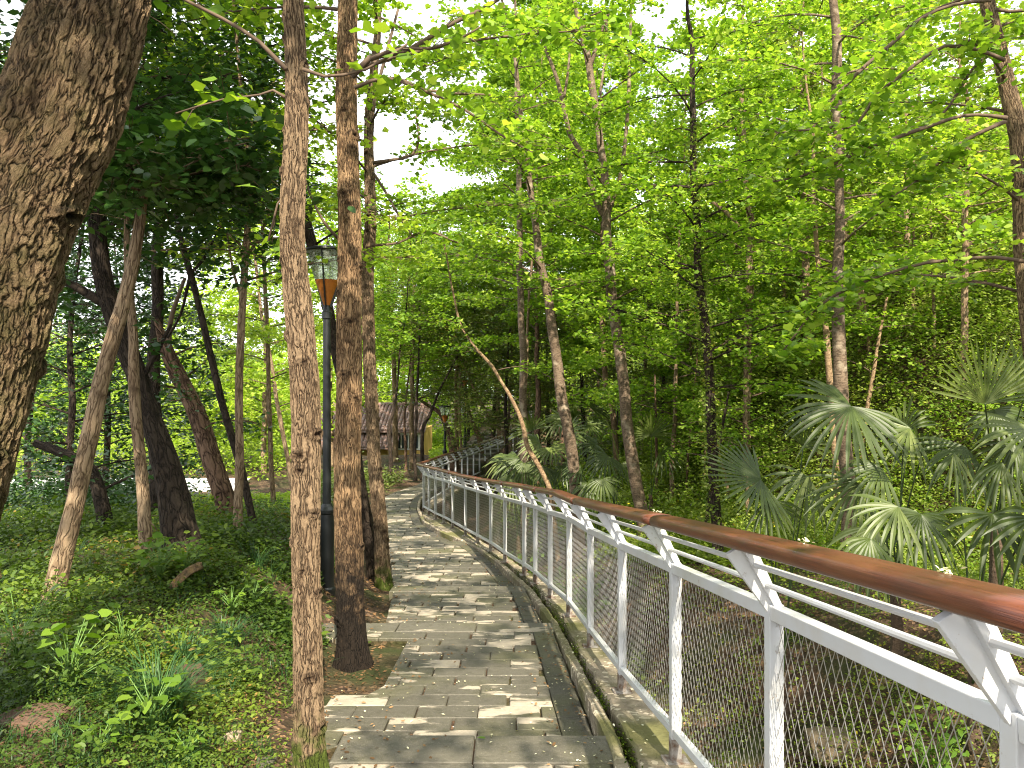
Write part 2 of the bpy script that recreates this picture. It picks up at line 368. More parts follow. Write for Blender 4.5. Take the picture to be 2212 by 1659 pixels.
# ------------------------------------------------------------------ the lie of the land
_ry = [0, .3, 1.35, 2.43, 3.52, 4.64, 5.83, 6.9, 7.9, 8.85, 9.5, 10.7, 12.0, 13.0, 13.95, 15, 15.75, 16.4, 17.1, 17.8, 18.6, 19.5, 22.5, 26, 29.5, 31.5, 33, 42, 60]
_rx = [.94, .93, .887, .823, .743, .66, .59, .51, .39, .265, .15, -.096, -.33, -.576, -.84, -1.149, -1.385, -1.62, -1.83, -2.035, -2.12, -2.12, -1.86, -1.42, -.85, -.32, .18, 1.1, 1.6]
_fy = [-6, 0, 3.52, 4.64, 5.83, 6.9, 7.9, 9.5, 12.2, 13.7, 17.7, 19.5, 26, 29.5, 31.5, 33, 42, 60, 100]
_fz = [.9, .28, -.116, -.245, -.38, -.47, -.587, -.745, -1.01, -1.13, -1.34, -1.49, -1.67, -1.68, -1.62, -1.43, -.85, .5, 6]
_py = [-6, 1.2, 1.21, 2.6, 2.61, 3.91, 3.92, 6.83, 6.84, 9.06, 9.07, 13.3, 13.31, 21.0, 25.5, 34]
_pz = [.2, .2, .07, .0, -.14, -.18, -.30, -.515, -.635, -.77, -.87, -1.11, -1.19, -1.38, -1.45, -.75]
railx = lambda y: np.interp(y, _ry, _rx)
footz = lambda y: np.interp(y, _fy, _fz)
pathz = lambda y: np.interp(y, _py, _pz)
pright = lambda y: np.interp(y, [-6, 3.91, 6.83, 8.84, 10.9, 12.3, 13.3, 14.4, 15.8, 17.8, 19.4, 21, 26, 34], [.5, .46, .335, .157, -.215, -.54, -.86, -1.36, -1.85, -2.2, -2.36, -2.38, -1.65, .2])
pleft = lambda y: np.interp(y, [-6, 3.91, 3.92, 5.0, 5.02, 6.3, 6.32, 6.83, 6.84, 7.5, 9.06, 13, 16, 20, 21, 23, 26, 34], [-.84, -.84, -1.15, -1.15, -.85, -.85, -1.65, -1.65, -1.12, -1.22, -1.38, -2.07, -2.7, -3.36, -3.3, -2.85, -2.8, -1.4])
zleft = lambda y: np.interp(y, [-6, 2, 4, 5, 7, 9, 12, 16, 20, 26, 35, 45, 60, 110], [.2, .05, .10, .22, .20, .0, -.35, -.80, -1.25, -1.5, -1.7, -2.6, -2.2, 0])
def sstep(x, a, b):
    t = np.clip((x-a)/(b-a), 0, 1); return t*t*(3-2*t)
def vnoise(x, y, s, seed=0):
    x = np.asarray(x, float)*s+seed*13.7; y = np.asarray(y, float)*s+seed*7.3
    return (np.sin(x*1.7+1.3*np.sin(y*1.1))+np.sin(y*1.9+1.7*np.sin(x*.8+2))+np.sin((x+y)*1.3+seed)+np.sin((x-y)*2.3+np.sin(x*2.1)))/4
pleft_soft = lambda y: np.interp(y, [-6, 3.5, 5, 7.5, 9.06, 13, 16, 20, 21, 23, 26, 34], [-.84, -.90, -1.12, -1.26, -1.38, -2.07, -2.7, -3.36, -3.3, -2.85, -2.8, -1.4])
def H(x, y, detail=True):
    x = np.asarray(x, float); y = np.asarray(y, float)
    fz = footz(y); pz = pathz(y); s = x-railx(y)
    # right of the railing: gully, level strip, steep hill
    near = 1-sstep(y, 5, 12)
    depth = .75+.65*near; c0 = .55+.5*near; c1 = 1.9+1.6*near
    z_r = fz-.05-depth*sstep(s, .12, c0)+(depth-.05+.10*near)*sstep(s, c0+.2, c1)
    s0 = np.interp(y, [0, 6, 12, 20, 30, 45], [5.2, 5.0, 4.6, 4.2, 3.6, 3.0])
    z_r = z_r+.10*np.maximum(0, s-c1)
    q = np.maximum(0, s-s0); z_r = z_r+17*(1-np.exp(-q*1.05/17))*sstep(q, -.5, 2.5)
    # left: bank
    lb = pleft_soft(y)-x; pz = np.interp(y, [-6, 2, 3.9, 6.8, 9.06, 13.3, 21, 25.5, 34], [.1, -.10, -.24, -.58, -.84, -1.16, -1.38, -1.45, -.75])
    z_l = pz-.05+(zleft(y)-pz+.05)*sstep(lb, .02, 1.25+.02*y)
    z_l = z_l+.03*np.maximum(0, lb-2)*sstep(y, 2, 5)*(1-sstep(y, 7, 12))
    z_l = z_l+.05*np.maximum(0, lb-16)
    mid = np.minimum(pathz(y), pathz(y+.08))-.055
    w_r = sstep(s, -.05, .02); 
    z = np.where(x > pright(y)+.12, np.where(s > -.02, z_r, fz-.22), mid)
    z = np.where(x < pleft_soft(y)+.02, np.where(x > pleft(y), np.minimum(z_l, mid), z_l), z)
    if detail:
        amp = np.clip(np.where(s > .3, s-.3, lb-.1), 0, 1)
        z = z+amp*(.045*vnoise(x, y, 2.3, 1)+.02*vnoise(x, y, 7, 2)+.12*vnoise(x, y, .6, 3)*(y > 9))
    return z
def solve(u, v, lo=1.5, hi=80):
    d = np.arange(lo, hi, .02); X = (u-1106)/F*d; Z = EYE-(v-829.5)/F*d
    k = np.nonzero(Z <= H(X, d))[0]
    return float(d[k[0]]) if len(k) else None

def axis(segs):
    out = [segs[0][0]]
    for a, b, st in segs:
        out += list(np.linspace(a, b, max(2, int((b-a)/st)+1))[1:])
    return np.array(out)
gx = axis([(-60, -14, 1.6), (-14, -5, .25), (-5, 4.5, .06), (4.5, 14, .2), (14, 60, 1.6)])
gy = axis([(-6, 0, .3), (0, 9, .06), (9, 24, .12), (24, 45, .4), (45, 110, 2.5)])
GX, GY = np.meshgrid(gx, gy); GZ = H(GX, GY)
me = bpy.data.meshes.new('ground')
V = np.stack([GX, GY, GZ], -1).reshape(-1, 3).astype(np.float32); ny, nx = GX.shape
idx = np.arange(ny*nx).reshape(ny, nx)
Q = np.stack([idx[:-1, :-1], idx[:-1, 1:], idx[1:, 1:], idx[1:, :-1]], -1).reshape(-1, 4).astype(np.int32)
me.vertices.add(len(V)); me.vertices.foreach_set('co', V.ravel())
me.loops.add(Q.size); me.loops.foreach_set('vertex_index', Q.ravel())
me.polygons.add(len(Q)); me.polygons.foreach_set('loop_start', np.arange(len(Q), dtype=np.int32)*4)
me.polygons.foreach_set('loop_total', np.full(len(Q), 4, np.int32)); me.update(calc_edges=True)
me.polygons.foreach_set('use_smooth', [True]*len(Q))
tag(link('ground', me, 'soil'), 'brown leaf-littered soil of the bank, gully and hillside', kind='structure')

# ------------------------------------------------------------------ paved path
def paver(mb, c, r, gap=.005, top=.0, thick=.07, tilt=True):
    """c: 4 corners counter-clockwise; a stone with a chamfered edge"""
    c = np.array(c, float); m = c.mean(0)
    d = (m-c); L = np.linalg.norm(d[:, :2], axis=1)[:, None]
    o = c+d/L*gap*1.4; i_ = c+d/L*(gap*1.4+.009)
    dz = random.uniform(-.003, .003)+top
    ti = (random.uniform(-.006, .006), random.uniform(-.006, .006)) if tilt else (0, 0)
    def zz(p, off):
        q = p.copy(); q[:, 2] += dz+off+(p[:, 0]-m[0])*ti[0]+(p[:, 1]-m[1])*ti[1]; return q
    vs = np.vstack([zz(o, -thick), zz(o, -.006), zz(i_, 0)])
    fs = [(8, 9, 10, 11)]+[(k, (k+1) % 4, (k+1) % 4+4, k+4) for k in range(4)]+[(k+4, (k+1) % 4+4, (k+1) % 4+8, k+8) for k in range(4)]
    mb.add(vs, fs, r=r)
pm = MB(); pe = MB(); ps = MB()
NOSE = [1.2, 2.6, 3.91, 6.83, 9.06, 13.3]
EDGE = .17
y = -2.0; row = 0
def z_at(yy, ref):   # path height on the same flight as ref
    for nz_ in NOSE:
        if ref < nz_ < yy+1e-4: yy = nz_-.001
        if yy <= nz_+.005 < ref: yy = nz_+.012
    return float(pathz(yy))
while y < 21.2:
    nxt = min([q for q in NOSE if q > y+1e-3] or [99])
    is_nose = abs(nxt-(y+.30)) < 1e-3
    y1 = y+.2
    if is_nose: y1 = nxt
    elif nxt-.30 < y1+.09: y1 = nxt-.30
    ym = (y+y1)/2
    lx = lambda q: float(pleft(min(max(q, y+.03), y1-.03))); rx = lambda q: float(pright(q))
    za, zb = z_at(y+.004, ym), z_at(y1-.004, ym)
    if is_nose:
        l0 = min(lx(y), lx(y1))-.02; r0 = rx(ym)+.03; nst = max(2, int((r0-l0)/.55)); xs = np.linspace(l0, r0, nst+1)
        for a, b in zip(xs[:-1], xs[1:]):
            paver(ps, [(a, y, za), (b, y, za), (b, y1, zb), (a, y1, zb)], random.random(), gap=.003, top=.006, thick=.16, tilt=False)
    else:
        L = .37; off = (row % 2)*L/2+random.uniform(-.03, .03)
        x0 = min(lx(y), lx(y1)); x1 = max(rx(y), rx(y1))-EDGE
        k0 = math.floor((x0-off)/L); k1 = math.ceil((x1-off)/L)
        for k in range(k0, k1+1):
            a = off+k*L+random.uniform(-.012, .012); b = off+(k+1)*L
            a0, b0 = max(a, lx(y)), min(b, rx(y)-EDGE); a1, b1 = max(a, lx(y1)), min(b, rx(y1)-EDGE)
            if b0-a0 < .05 or b1-a1 < .05: continue
            paver(pm, [(a0, y, za), (b0, y, za), (b1, y1, zb), (a1, y1, zb)], random.random())
        row += 1
    if not is_nose and row % 2 == 0:
        pass
    if not is_nose:
        paver(pe, [(rx(y)-EDGE, y, za), (rx(y), y, za), (rx(y1), y1, zb), (rx(y1)-EDGE, y1, zb)], .2+.5*random.random(), gap=.002)
    y = y1
# stairs beyond the bend, seen through the far railing
fy = 21.2; k = 0
while fy < 34:
    y1 = fy+(.45 if fy < 26 else .85)
    z = float(np.interp(fy, [21, 25.5, 27, 34], [-1.38, -1.47, -1.40, -.55]))
    xs = np.linspace(float(pleft(fy)), float(pright(fy)), 5)
    dx = float(pright(y1)-pright(fy))
    for a, b in zip(xs[:-1], xs[1:]):
        paver(ps if fy > 26 else pm, [(a, fy, z), (b, fy, z), (b+dx, y1, z), (a+dx, y1, z)], random.random(), thick=.2)
    fy = y1; k += 1
tag(pm.build('path', 'paver'), 'grey rectangular paving stones laid in running bond along the path', kind='structure')
tag(pe.build('path_border', 'paver_edge'), 'dark border stones along the right edge of the path', kind='structure')
tag(ps.build('path_steps', 'paver_step'), 'long shallow step stones across the path', kind='structure')
# mortar bed under the stones
def strip(name, xa, xb, zf, ys, mat, depth=.25, label='', kind='structure', rough=.0, n=1):
    mb = MB(); vs = []; m = len(ys)
    for i, yy in enumerate(ys):
        a, b, z = xa(yy), xb(yy), zf(yy)
        w = lambda q: rough*mnoise.noise(Vector((q, yy*5, 2.0)))
        vs += [(a+w(1), yy, z-depth), (a+w(2), yy, z-.012+w(5)*.3), (a+.012+w(2), yy, z+w(5)*.3)]
        vs += [(a+(b-a)*t+0, yy, z+rough*.25*mnoise.noise(Vector((t*3+9, yy*4, 5)))) for t in (.33, .66)]
        vs += [(b-.012+w(3), yy, z+w(6)*.3), (b+w(3), yy, z-.012+w(6)*.3), (b+w(4), yy, z-depth)]
    c = 8
    fs = [(i*c+j, i*c+j+1, (i+1)*c+j+1, (i+1)*c+j) for i in range(m-1) for j in range(c-1)]
    fs = [f[::-1] for f in fs]
    fs += [tuple(range(c)), tuple((m-1)*c+j for j in range(c-1, -1, -1))]
    mb.add(vs, fs); o = mb.build(name, mat); tag(o, label, kind=kind); return o
strip('path_bed', lambda q: float(pleft(q))+.03, lambda q: float(pright(q))-.02, lambda q: float(pathz(q))-.022, np.arange(-2, 21.3, .03), 'soil', .2, 'soil showing in the joints between the paving stones')
strip('kerb', lambda q: float(pright(q))+.012, lambda q: float(pright(q))+.075, lambda q: float(np.interp(q, [-2, 3.9, 3.95, 6.83, 9.06, 13.3, 21], [.03, -.15, -.17, -.50, -.75, -1.09, -1.36]))-.005, np.arange(-2, 20.5, .09), 'concrete', .22, 'thin pale concrete kerb edging the right of the path', rough=.02)
strip('plinth', lambda q: float(max(railx(q)-.25, pright(q)+.12)), lambda q: float(railx(q))+.13, lambda q: float(footz(q)), np.arange(-1, 40, .09), 'concrete', .55, 'stained concrete footing strip under the railing posts', rough=.03)

# ------------------------------------------------------------------ railing
rail = empty('railing', (float(railx(3.5)), 3.5, float(footz(3.5))), 'white steel railing with wire mesh and dark red wooden handrail along the path', 'railing')
PY = [-.75, .3, 1.35, 2.43, 3.52, 4.64, 5.83, 6.9, 7.9, 8.85, 9.5, 10.7, 12.0, 13.0, 13.95, 15, 15.75, 16.4, 17.1, 17.8, 18.7, 19.6, 20.6]+[21.6+i*1.0 for i in range(12)]+[33.6, 34.6, 35.6, 36.6, 37.6, 38.6, 39.6, 40.6, 41.6]
def rp(y): return np.array([float(railx(y)), y, float(footz(y))])
def side(y):
    t = rp(y+.25)-rp(y-.25); t[2] = 0; t /= np.linalg.norm(t); return np.array([-t[1], t[0], 0]), t   # towards the path
IN, UP, HM = .115, .185, .90
for i, y in enumerate(PY):
    b = rp(y); s_, t_ = side(y); b0 = b-np.array([0, 0, .01])
    mb = MB()
    mb.beam(b0+[0, 0, .11], b+[0, 0, HM+.005], .046, .046, s_)
    po = mb.build('post', 'white_paint', rail, bevel=.003)
    mb = MB(); mb.beam(b0, b+[0, 0, .108], .047, .047, s_); mb.box(b+[0, 0, .004], s_*.055, t_*.045, (0, 0, .006))
    mb.build('foot', 'rusty_foot', rail)
    mb = MB(); top = b+s_*IN+np.array([0, 0, HM+UP])
    mb.beam(b+[0, 0, HM-.01], top, .052, .020, s_, .095, .022)
    mb.beam(b+s_*.0+[0, 0, HM], top-s_*.012, .016, .058, s_, .016, .062)
    mb.build('arm', 'white_paint', rail, bevel=.002)
def run(off_in, dz, mbf, name, mat, sub=1, parent=rail):
    pass
for i in range(len(PY)-1):
    a, b = rp(PY[i]), rp(PY[i+1]); sa, ta = side(PY[i]); sb, tb = side(PY[i+1]); d = b-a; L = np.linalg.norm(d); d /= L
    e = d*.024
    mb = MB()
    mb.beam(a+e+[0, 0, HM-.022], b-e+[0, 0, HM-.022], .044, .044, (0, 0, 1)); mb.build('mid_rail', 'white_paint', rail, bevel=.003)
    mb = MB()
    mb.beam(a+e+[0, 0, .135], b-e+[0, 0, .135], .036, .036, (0, 0, 1)); mb.build('lower_rail', 'white_paint', rail, bevel=.003)
    for f, o_ in ((.36, -.010), (.70, -.012)):
        mb = MB(); A = a+sa*(IN*f+o_)+[0, 0, HM+UP*f]; B = b+sb*(IN*f+o_)+[0, 0, HM+UP*f]
        mb.tube([A, B], .0095, 8); mb.build('rod', 'white_paint', rail, smooth=False)
    # wire mesh, diamonds .052 wide and .09 high
    if PY[i] < 18.5:
        z0, z1 = .155, HM-.046; hz = z1-z0; cw, ch = .047, .086; wr = .0013
        mb = MB(); sl = cw/ch; W = L-.05; org = a+e+[0, 0, z0]; nn = np.cross(d, [0, 0, 1.]); nn /= np.linalg.norm(nn)
        q = -hz*sl
        for sgn in (1, -1):
            x = -hz*sl if sgn > 0 else 0
            while x < (W if sgn > 0 else W+hz*sl):
                # line x(t) = x + sgn*sl*t, t in 0..hz, clipped to 0..W
                t0, t1 = 0.0, hz
                if sgn > 0: t0 = max(t0, -x/sl); t1 = min(t1, (W-x)/sl)
                else: t0 = max(t0, (x-W)/sl); t1 = min(t1, x/sl)
                if t1-t0 > .01:
                    A = org+d*(x+sgn*sl*t0)+np.array([0, 0, t0])+nn*.0015*sgn; B = org+d*(x+sgn*sl*t1)+np.array([0, 0, t1])+nn*.0015*sgn
                    t = (B-A)/np.linalg.norm(B-A); o1 = np.cross(t, nn)
                    ring = [nn*wr, -nn*wr*.5+o1*wr*.87, -nn*wr*.5-o1*wr*.87]
                    mb.add([A+r_ for r_ in ring]+[B+r_ for r_ in ring], [(0,1,4,3),(1,2,5,4),(2,0,3,5)])
                x += cw
        mb.build('wire_mesh', 'wire', rail)
# hand rail in sections with butt joints
hp = []
for y in np.arange(-1.2, 42, .15):
    s_, t_ = side(y); hp.append(rp(y)+s_*(IN+.004)+np.array([0, 0, HM+UP+.022]))
hp = np.array(hp)
for _ in range(3): hp[1:-1] = (hp[:-2]+hp[1:-1]*2+hp[2:])/4
prof = []
for k in range(20):
    a = 2*math.pi*k/20; c, s_ = math.cos(a), math.sin(a); pw = 3.2
    r_ = (abs(c)**pw+abs(s_)**pw)**(-1/pw); prof.append((c*r_*.056, s_*r_*.026))
sec = 15
for k0 in range(0, len(hp)-1, sec):
    seg = hp[k0:k0+sec+1].copy()
    if len(seg) < 3: continue
    tg = np.gradient(seg, axis=0); tg /= np.linalg.norm(tg, axis=1)[:, None]
    seg[-1] -= tg[-1]*.004
    dzj = random.uniform(-.0022, .0022); sc_ = random.uniform(.97, 1.03)
    vs = []; bk = []
    for i, p in enumerate(seg):
        s_ = np.cross([0, 0, 1], tg[i]); s_ /= np.linalg.norm(s_); u_ = np.cross(tg[i], s_)
        for j, (a, b) in enumerate(prof):
            vs.append(p+s_*a*sc_+u_*(b+dzj)); bk.append((a*1.0+b*2, (k0+i)*.15+k0*3.7, 0))
    n_ = len(prof); m_ = len(seg)
    fs = [(i*n_+j, i*n_+(j+1) % n_, (i+1)*n_+(j+1) % n_, (i+1)*n_+j) for i in range(m_-1) for j in range(n_)]
    fs = [f[::-1] for f in fs]
    fs += [tuple(range(n_)), tuple((m_-1)*n_+j for j in range(n_-1, -1, -1))]
    mb = MB(); mb.add(vs, fs, bk); o = mb.build('handrail', 'rail_wood', rail, smooth=True)

# ------------------------------------------------------------------ leaves
FAN = np.array([(0, 0, 0), (.55, .52, .10), (1.0, .30, .03), (.93, 0, -.02), (1.0, -.30, .03), (.55, -.52, .10)])
FANQ = np.array([(0, 0, 0), (.7, .52, .10), (1.0, 0, -.02), (.7, -.52, .10)])
OVAL = np.array([(0, 0, 0), (.3, .24, .05), (.7, .2, .03), (1.0, 0, -.05), (.7, -.2, .03), (.3, -.24, .05)])
OVQ = np.array([(0, 0, 0), (.45, .27, .06), (1.0, 0, -.05), (.45, -.27, .06)])
HEART = np.array([(0, 0, 0), (-.08, .3, .03), (.3, .48, .08), (.72, .3, .04), (1.08, 0, -.08), (.72, -.3, .04), (.3, -.48, .08), (-.08, -.3, .03)])
def leaves(pts, size, tmpl=FANQ, tilt=.5, droop=.15, az=None, var=.3, up=None):
    pts = np.asarray(pts, float); n_ = len(pts)
    a = rng.random(n_)*2*np.pi if az is None else az
    nz = np.stack([rng.normal(0, tilt, n_), rng.normal(0, tilt, n_), np.ones(n_)], 1)
    if up is not None: nz = nz+up
    nz /= np.linalg.norm(nz, axis=1)[:, None]
    t = np.stack([np.cos(a), np.sin(a), np.full(n_, -droop)+rng.normal(0, .15, n_)], 1)
    t = t-nz*(t*nz).sum(1)[:, None]; t /= np.linalg.norm(t, axis=1)[:, None]+1e-9
    b = np.cross(nz, t)
    s = size*(1+rng.uniform(-var, var, n_)); s = np.broadcast_to(s, (n_,))
    V = pts[:, None, :]+s[:, None, None]*(tmpl[None, :, 0, None]*t[:, None, :]+tmpl[None, :, 1, None]*b[:, None, :]+tmpl[None, :, 2, None]*nz[:, None, :])
    return V.reshape(-1, 3)
def leaf_obj(name, V, k, mat, parent=None, rnd=None):
    return link(name, mesh_quads(name, V, k, rnd), mat, parent)

def branch_leaves(poly, n_, width, size, flat=.05, tmin=.15, k=3, hang=0.0):
    """leaf tufts in a flat pad round a branch polyline"""
    poly = np.asarray(poly, float); m = len(poly); c = max(1, n_//k)
    t = tmin+(1-tmin)*rng.random(c)**.8; f = t*(m-1); i = np.minimum(f.astype(int), m-2); fr = (f-i)[:, None]
    p = poly[i]*(1-fr)+poly[i+1]*fr
    tg = poly[i+1]-poly[i]; tg /= np.linalg.norm(tg, axis=1)[:, None]+1e-9
    sd = np.stack([-tg[:, 1], tg[:, 0], 0*tg[:, 0]], 1); sd /= np.linalg.norm(sd, axis=1)[:, None]+1e-6
    lat = rng.normal(0, .5, c)*width*(1.15-t*.7)
    p = p+sd*lat[:, None]+tg*np.abs(lat)[:, None]*.6
    p[:, 2] += rng.normal(0, flat, c)-np.abs(lat)*.12-hang*np.abs(rng.normal(0, 1, c))
    q = np.repeat(p, k, 0)+rng.normal(0, size*.55, (c*k, 3))*[1, 1, .45]
    return q, p

TREES = []
def trunk_pts(pts, d):
    out = []
    for p in pts:
        u, v, w = p[:3]; dd = p[3] if len(p) > 3 else d
        q = P(u, v, dd); out.append([q[0], q[1], q[2], w/2/F*dd])
    return out
def tree(name, label, cat, pts, d=None, mat='bark_mid', leaf='leaf_ginkgo', height=9, limbs=(), h0=2.0, nb=18, bl=1.9, dens=1.0,
         size=.062, group=None, flare=(.25, .35), tmpl=None, hi=None, step=None, nr=None, ground=True, flat=.06, az=None, knots=0, rise=.45, tuft=3, width=.42, hang=0., topn=1.0, extend=True):
    if d is None: d = solve(pts[0][0], pts[0][1])
    T = trunk_pts(pts, d)
    base = T[0]
    gz = float(H(base[0], base[1]))
    if ground: 
        if base[2] > gz+.02:
            T.insert(0, [base[0]*2-T[1][0] if False else base[0]+(base[0]-T[1][0])*.3*(base[2]-gz)/max(.3, T[1][2]-base[2]), base[1], gz, base[3]*1.05])
    T[0][2] = min(T[0][2], gz+.0) if ground else T[0][2]
    z0 = T[0][2]
    # extend upward out of the picture
    top = np.array(T[-1]); prev = np.array(T[-2]); dirn = (top[:3]-prev[:3]); dirn /= np.linalg.norm(dirn)
    if extend and top[2]-z0 < height:
        L = (height-(top[2]-z0)); kk = 4
        for i in range(1, kk+1):
            dd = dirn*(1-.12*i)+np.array([0, 0, 1])*(.12*i); dd /= np.linalg.norm(dd)
            p = np.array(T[-1][:3])+dd*L/kk+np.array([random.uniform(-.08, .08), random.uniform(-.08, .08), 0])
            T.append([*p, max(.012, top[3]*(1-.22*i))])
    T[0][2] -= .06
    e = empty(name, (T[0][0], T[0][1], z0), label, cat, group)
    maxr = max(t[3] for t in T)
    st = step or max(.05, maxr*.8)
    S = spline(T, st)
    wob = np.array([[mnoise.noise(Vector((p[2]*1.1, T[0][0]*3, 0))), mnoise.noise(Vector((p[2]*1.1, T[0][0]*3, 9))), 0] for p in S])*min(.05, maxr*.5)
    S[:, :3] += wob
    mb = MB(); mb.tube(S[:, :3], np.maximum(S[:, 3], .006), nr or 12, base_h=0., noise_amp=.08, flare=flare, knots=[(random.uniform(0, 6.28), (i+random.random())*knots[1], random.uniform(*knots[2])) for i in range(knots[0])] if knots else ())
    mb.build('trunk', mat, e, smooth=True)
    lm = MB(); LP = []; tufts = []
    # drawn limbs: list of (points[(u,v,w[,d])], leaf_count)
    for lb in limbs:
        lp = trunk_pts(lb[0], lb[2] if len(lb) > 2 and lb[2] else d); sp = spline(lp, .12)
        l1 = MB(); l1.tube(sp[:, :3], np.maximum(sp[:, 3], .004), 7, base_h=1.); l1.build('limb', mat if mat in ('bark_smooth', 'bark_dark', 'bark_mid') else 'twig', e, smooth=True)
        if lb[1]:
            q, pp = branch_leaves(sp[:, :3], int(lb[1]*dens), width*.9, size, flat, k=tuft, tmin=.25, hang=hang); LP.append(q); tufts.append((pp, sp[:, :3]))
    hgt = S[:, 2]-z0; ztop = hgt.max()
    for b in range(nb):
        f = (b+random.random())/nb; hb = h0+(ztop-h0-.1)*f
        i = int(np.argmin(np.abs(hgt-hb))); p0 = S[i, :3]
        a = (b*2.4+random.uniform(-.5, .5)) if az is None else random.uniform(*az)
        L = bl*random.uniform(.7, 1.15)*(1-.55*f**2)
        rz = rise*random.uniform(.4, 1.3); pts_ = []
        bend = random.uniform(-.4, .4)
        for j in range(7):
            t = j/6; aa = a+bend*t
            pts_.append(p0+np.array([math.cos(aa)*L*t, math.sin(aa)*L*t, L*(rz*t-.25*t*t)]))
        pts_ = np.array(pts_)
        lm.tube(pts_, np.linspace(min(.016, max(.006, S[i, 3]*.35)), .004, 7), 5, base_h=1.)
        q, pp = branch_leaves(pts_, int((250 if group == GR else 175)*L*dens*(topn if f > .6 else 1)), width, size, flat, k=tuft, hang=hang); LP.append(q); tufts.append((pp, pts_))
    # fine twigs out to some of the tufts
    if d < 16:
        for pp, poly in tufts:
            sel = pp[rng.random(len(pp)) < .16]
            for q in sel:
                j = int(np.argmin(((poly-q)**2).sum(1))); j = max(0, j-1)
                if np.linalg.norm(poly[j]-q) > .04: lm.tube([poly[j], (poly[j]+q)/2+[0, 0, .02], q], [.004, .003, .002], 3, caps=False)
    if lm.v: lm.build('branches', mat if d < 12 and 'ginkgo' not in mat else 'twig', e, smooth=True)
    if LP:
        Q_ = np.vstack(LP)
        Q_ = Q_[np.linalg.norm(Q_-[0, 0, EYE], axis=1) > 1.5]
        tm = tmpl if tmpl is not None else (FAN if d < 7 else FANQ)
        leaf_obj('crown', leaves(Q_, size, tm, tilt=.55), len(tm), leaf, e)
    TREES.append((label, d, T[0][0], z0, maxr, sum(len(q) for q in LP)))
    return e

# ------------------------------------------------------------------ the trees
G = 'trees on the left bank'; GR = 'trees of the right hillside'; GC = 'trees beyond the bend of the path'
# the four that stand nearest the path
tree('leaning_tree', 'huge leaning trunk with deep furrowed mossy bark filling the left edge of the picture', 'tree',
     [(-250,1720,290),(-170,1250,262),(-105,950,246),(0,600,234),(75,400,228),(140,240,228),(182,60,214),(208,-120,206),(245,-500,195)], 3.0, 'bark_big', 'leaf_canopy',
     height=9, h0=4.8, nb=24, bl=3.4, dens=1.0, size=.07, az=(2.6, 5.7), nr=150, step=.012, flare=(.3,.25), width=.6, knots=(16,.22,(.03,.05)))
tree('ginkgo_tree', 'straight tan ginkgo trunk with mossy foot, nearest the path edge, in front of the lamp', 'tree',
     [(668,1648,66),(664,1500,63),(660,1300,60),(659,1100,61),(655,900,62),(650,700,58),(643,500,53),(640,250,48),(634,0,43),(630,-200,40)], 3.62, 'bark_ginkgo', 'leaf_canopy',
     height=8.5, h0=4.3, nb=12, bl=1.8, dens=.6, size=.06, nr=96, step=.009, flare=(.32,.50), knots=(34,.13,(.016,.032)),
     limbs=[([(618,150,12),(560,90,9),(480,40,8),(400,0,7),(330,-40,5)],25,3.5),([(615,210,8),(590,195,6),(560,205,5),(480,215,4),(380,245,3)],40,3.4),
            ([(655,150,9),(700,165,7),(790,150,6),(880,95,5)],40,3.5),([(618,420,7),(600,440,5),(580,520,5)],15,3.6)])
tree('ginkgo_tree', 'straight ginkgo trunk with blackened damp foot, standing in the pit cut out of the paving', 'tree',
     [(766,1420,66),(764,1330,62),(757,1150,58),(752,1000,57),(754,800,53),(751,600,51),(754,400,47),(752,250,45),(751,100,42),(749,-60,40)], 5.75, 'bark_ginkgo_dark_foot', 'leaf_ginkgo',
     height=9.5, h0=4.4, nb=18, bl=2.3, dens=1.0, size=.062, nr=84, step=.013, flare=(.35,.42), knots=(30,.16,(.018,.038)),
     limbs=[([(760,165,16),(800,125,13),(880,110,11),(960,60,10),(1060,10,8),(1130,-40,6)],60,5.3),([(800,128,9),(860,105,8),(930,105,7),(1000,80,5),(1050,50,3)],50,5.2),
            ([(765,190,9),(830,168,7),(900,190,7),(1000,235,6),(1080,290,5),(1150,330,4)],150,5.2),([(735,520,8),(700,480,6),(670,420,5),(640,330,4)],30,5.9)])
tree('ginkgo_tree', 'slim reddish ginkgo trunk right behind the damp-footed one, at the left edge of the paving', 'tree',
     [(830,1272,34),(823,1180,31),(810,1050,29),(800,900,28),(797,700,27),(796,500,25),(797,350,22),(803,180,19),(812,60,15),(820,-60,13)], None, 'bark_ginkgo', 'leaf_canopy',
     height=11, h0=4.4, nb=28, bl=2.4, dens=1.15, size=.064, nr=48, step=.022, flare=(.3,.4), knots=(60,.10,(.020,.036)),
     limbs=[([(805,352,9),(850,345,7),(890,335,6),(905,300,5),(898,250,5)],60,8.6),([(805,372,7),(830,410,6),(870,480,5),(900,520,3)],30,8.8),([(803,530,7),(860,525,5),(920,500,5),(990,525,4)],80,8.4),
            ([(812,175,10),(860,170,8),(905,190,7),(960,200,6),(1060,205,4)],70,8.4),([(806,240,9),(815,190,8),(860,20,6)],10,8.7)])
tree('dark_leaning_tree', 'dark trunk leaning left behind the lamp head and the slim ginkgo', 'tree',
     [(806,1195,30),(785,1080,27),(765,960,26),(733,790,24),(705,660,24),(675,520,23),(640,400,22),(600,290,21),(570,170,17),(555,40,15)], 9.8, 'bark_dark', 'leaf_canopy',
     height=8.5, h0=4.2, nb=14, bl=1.8, dens=.6, size=.065, flat=.08, nr=18)
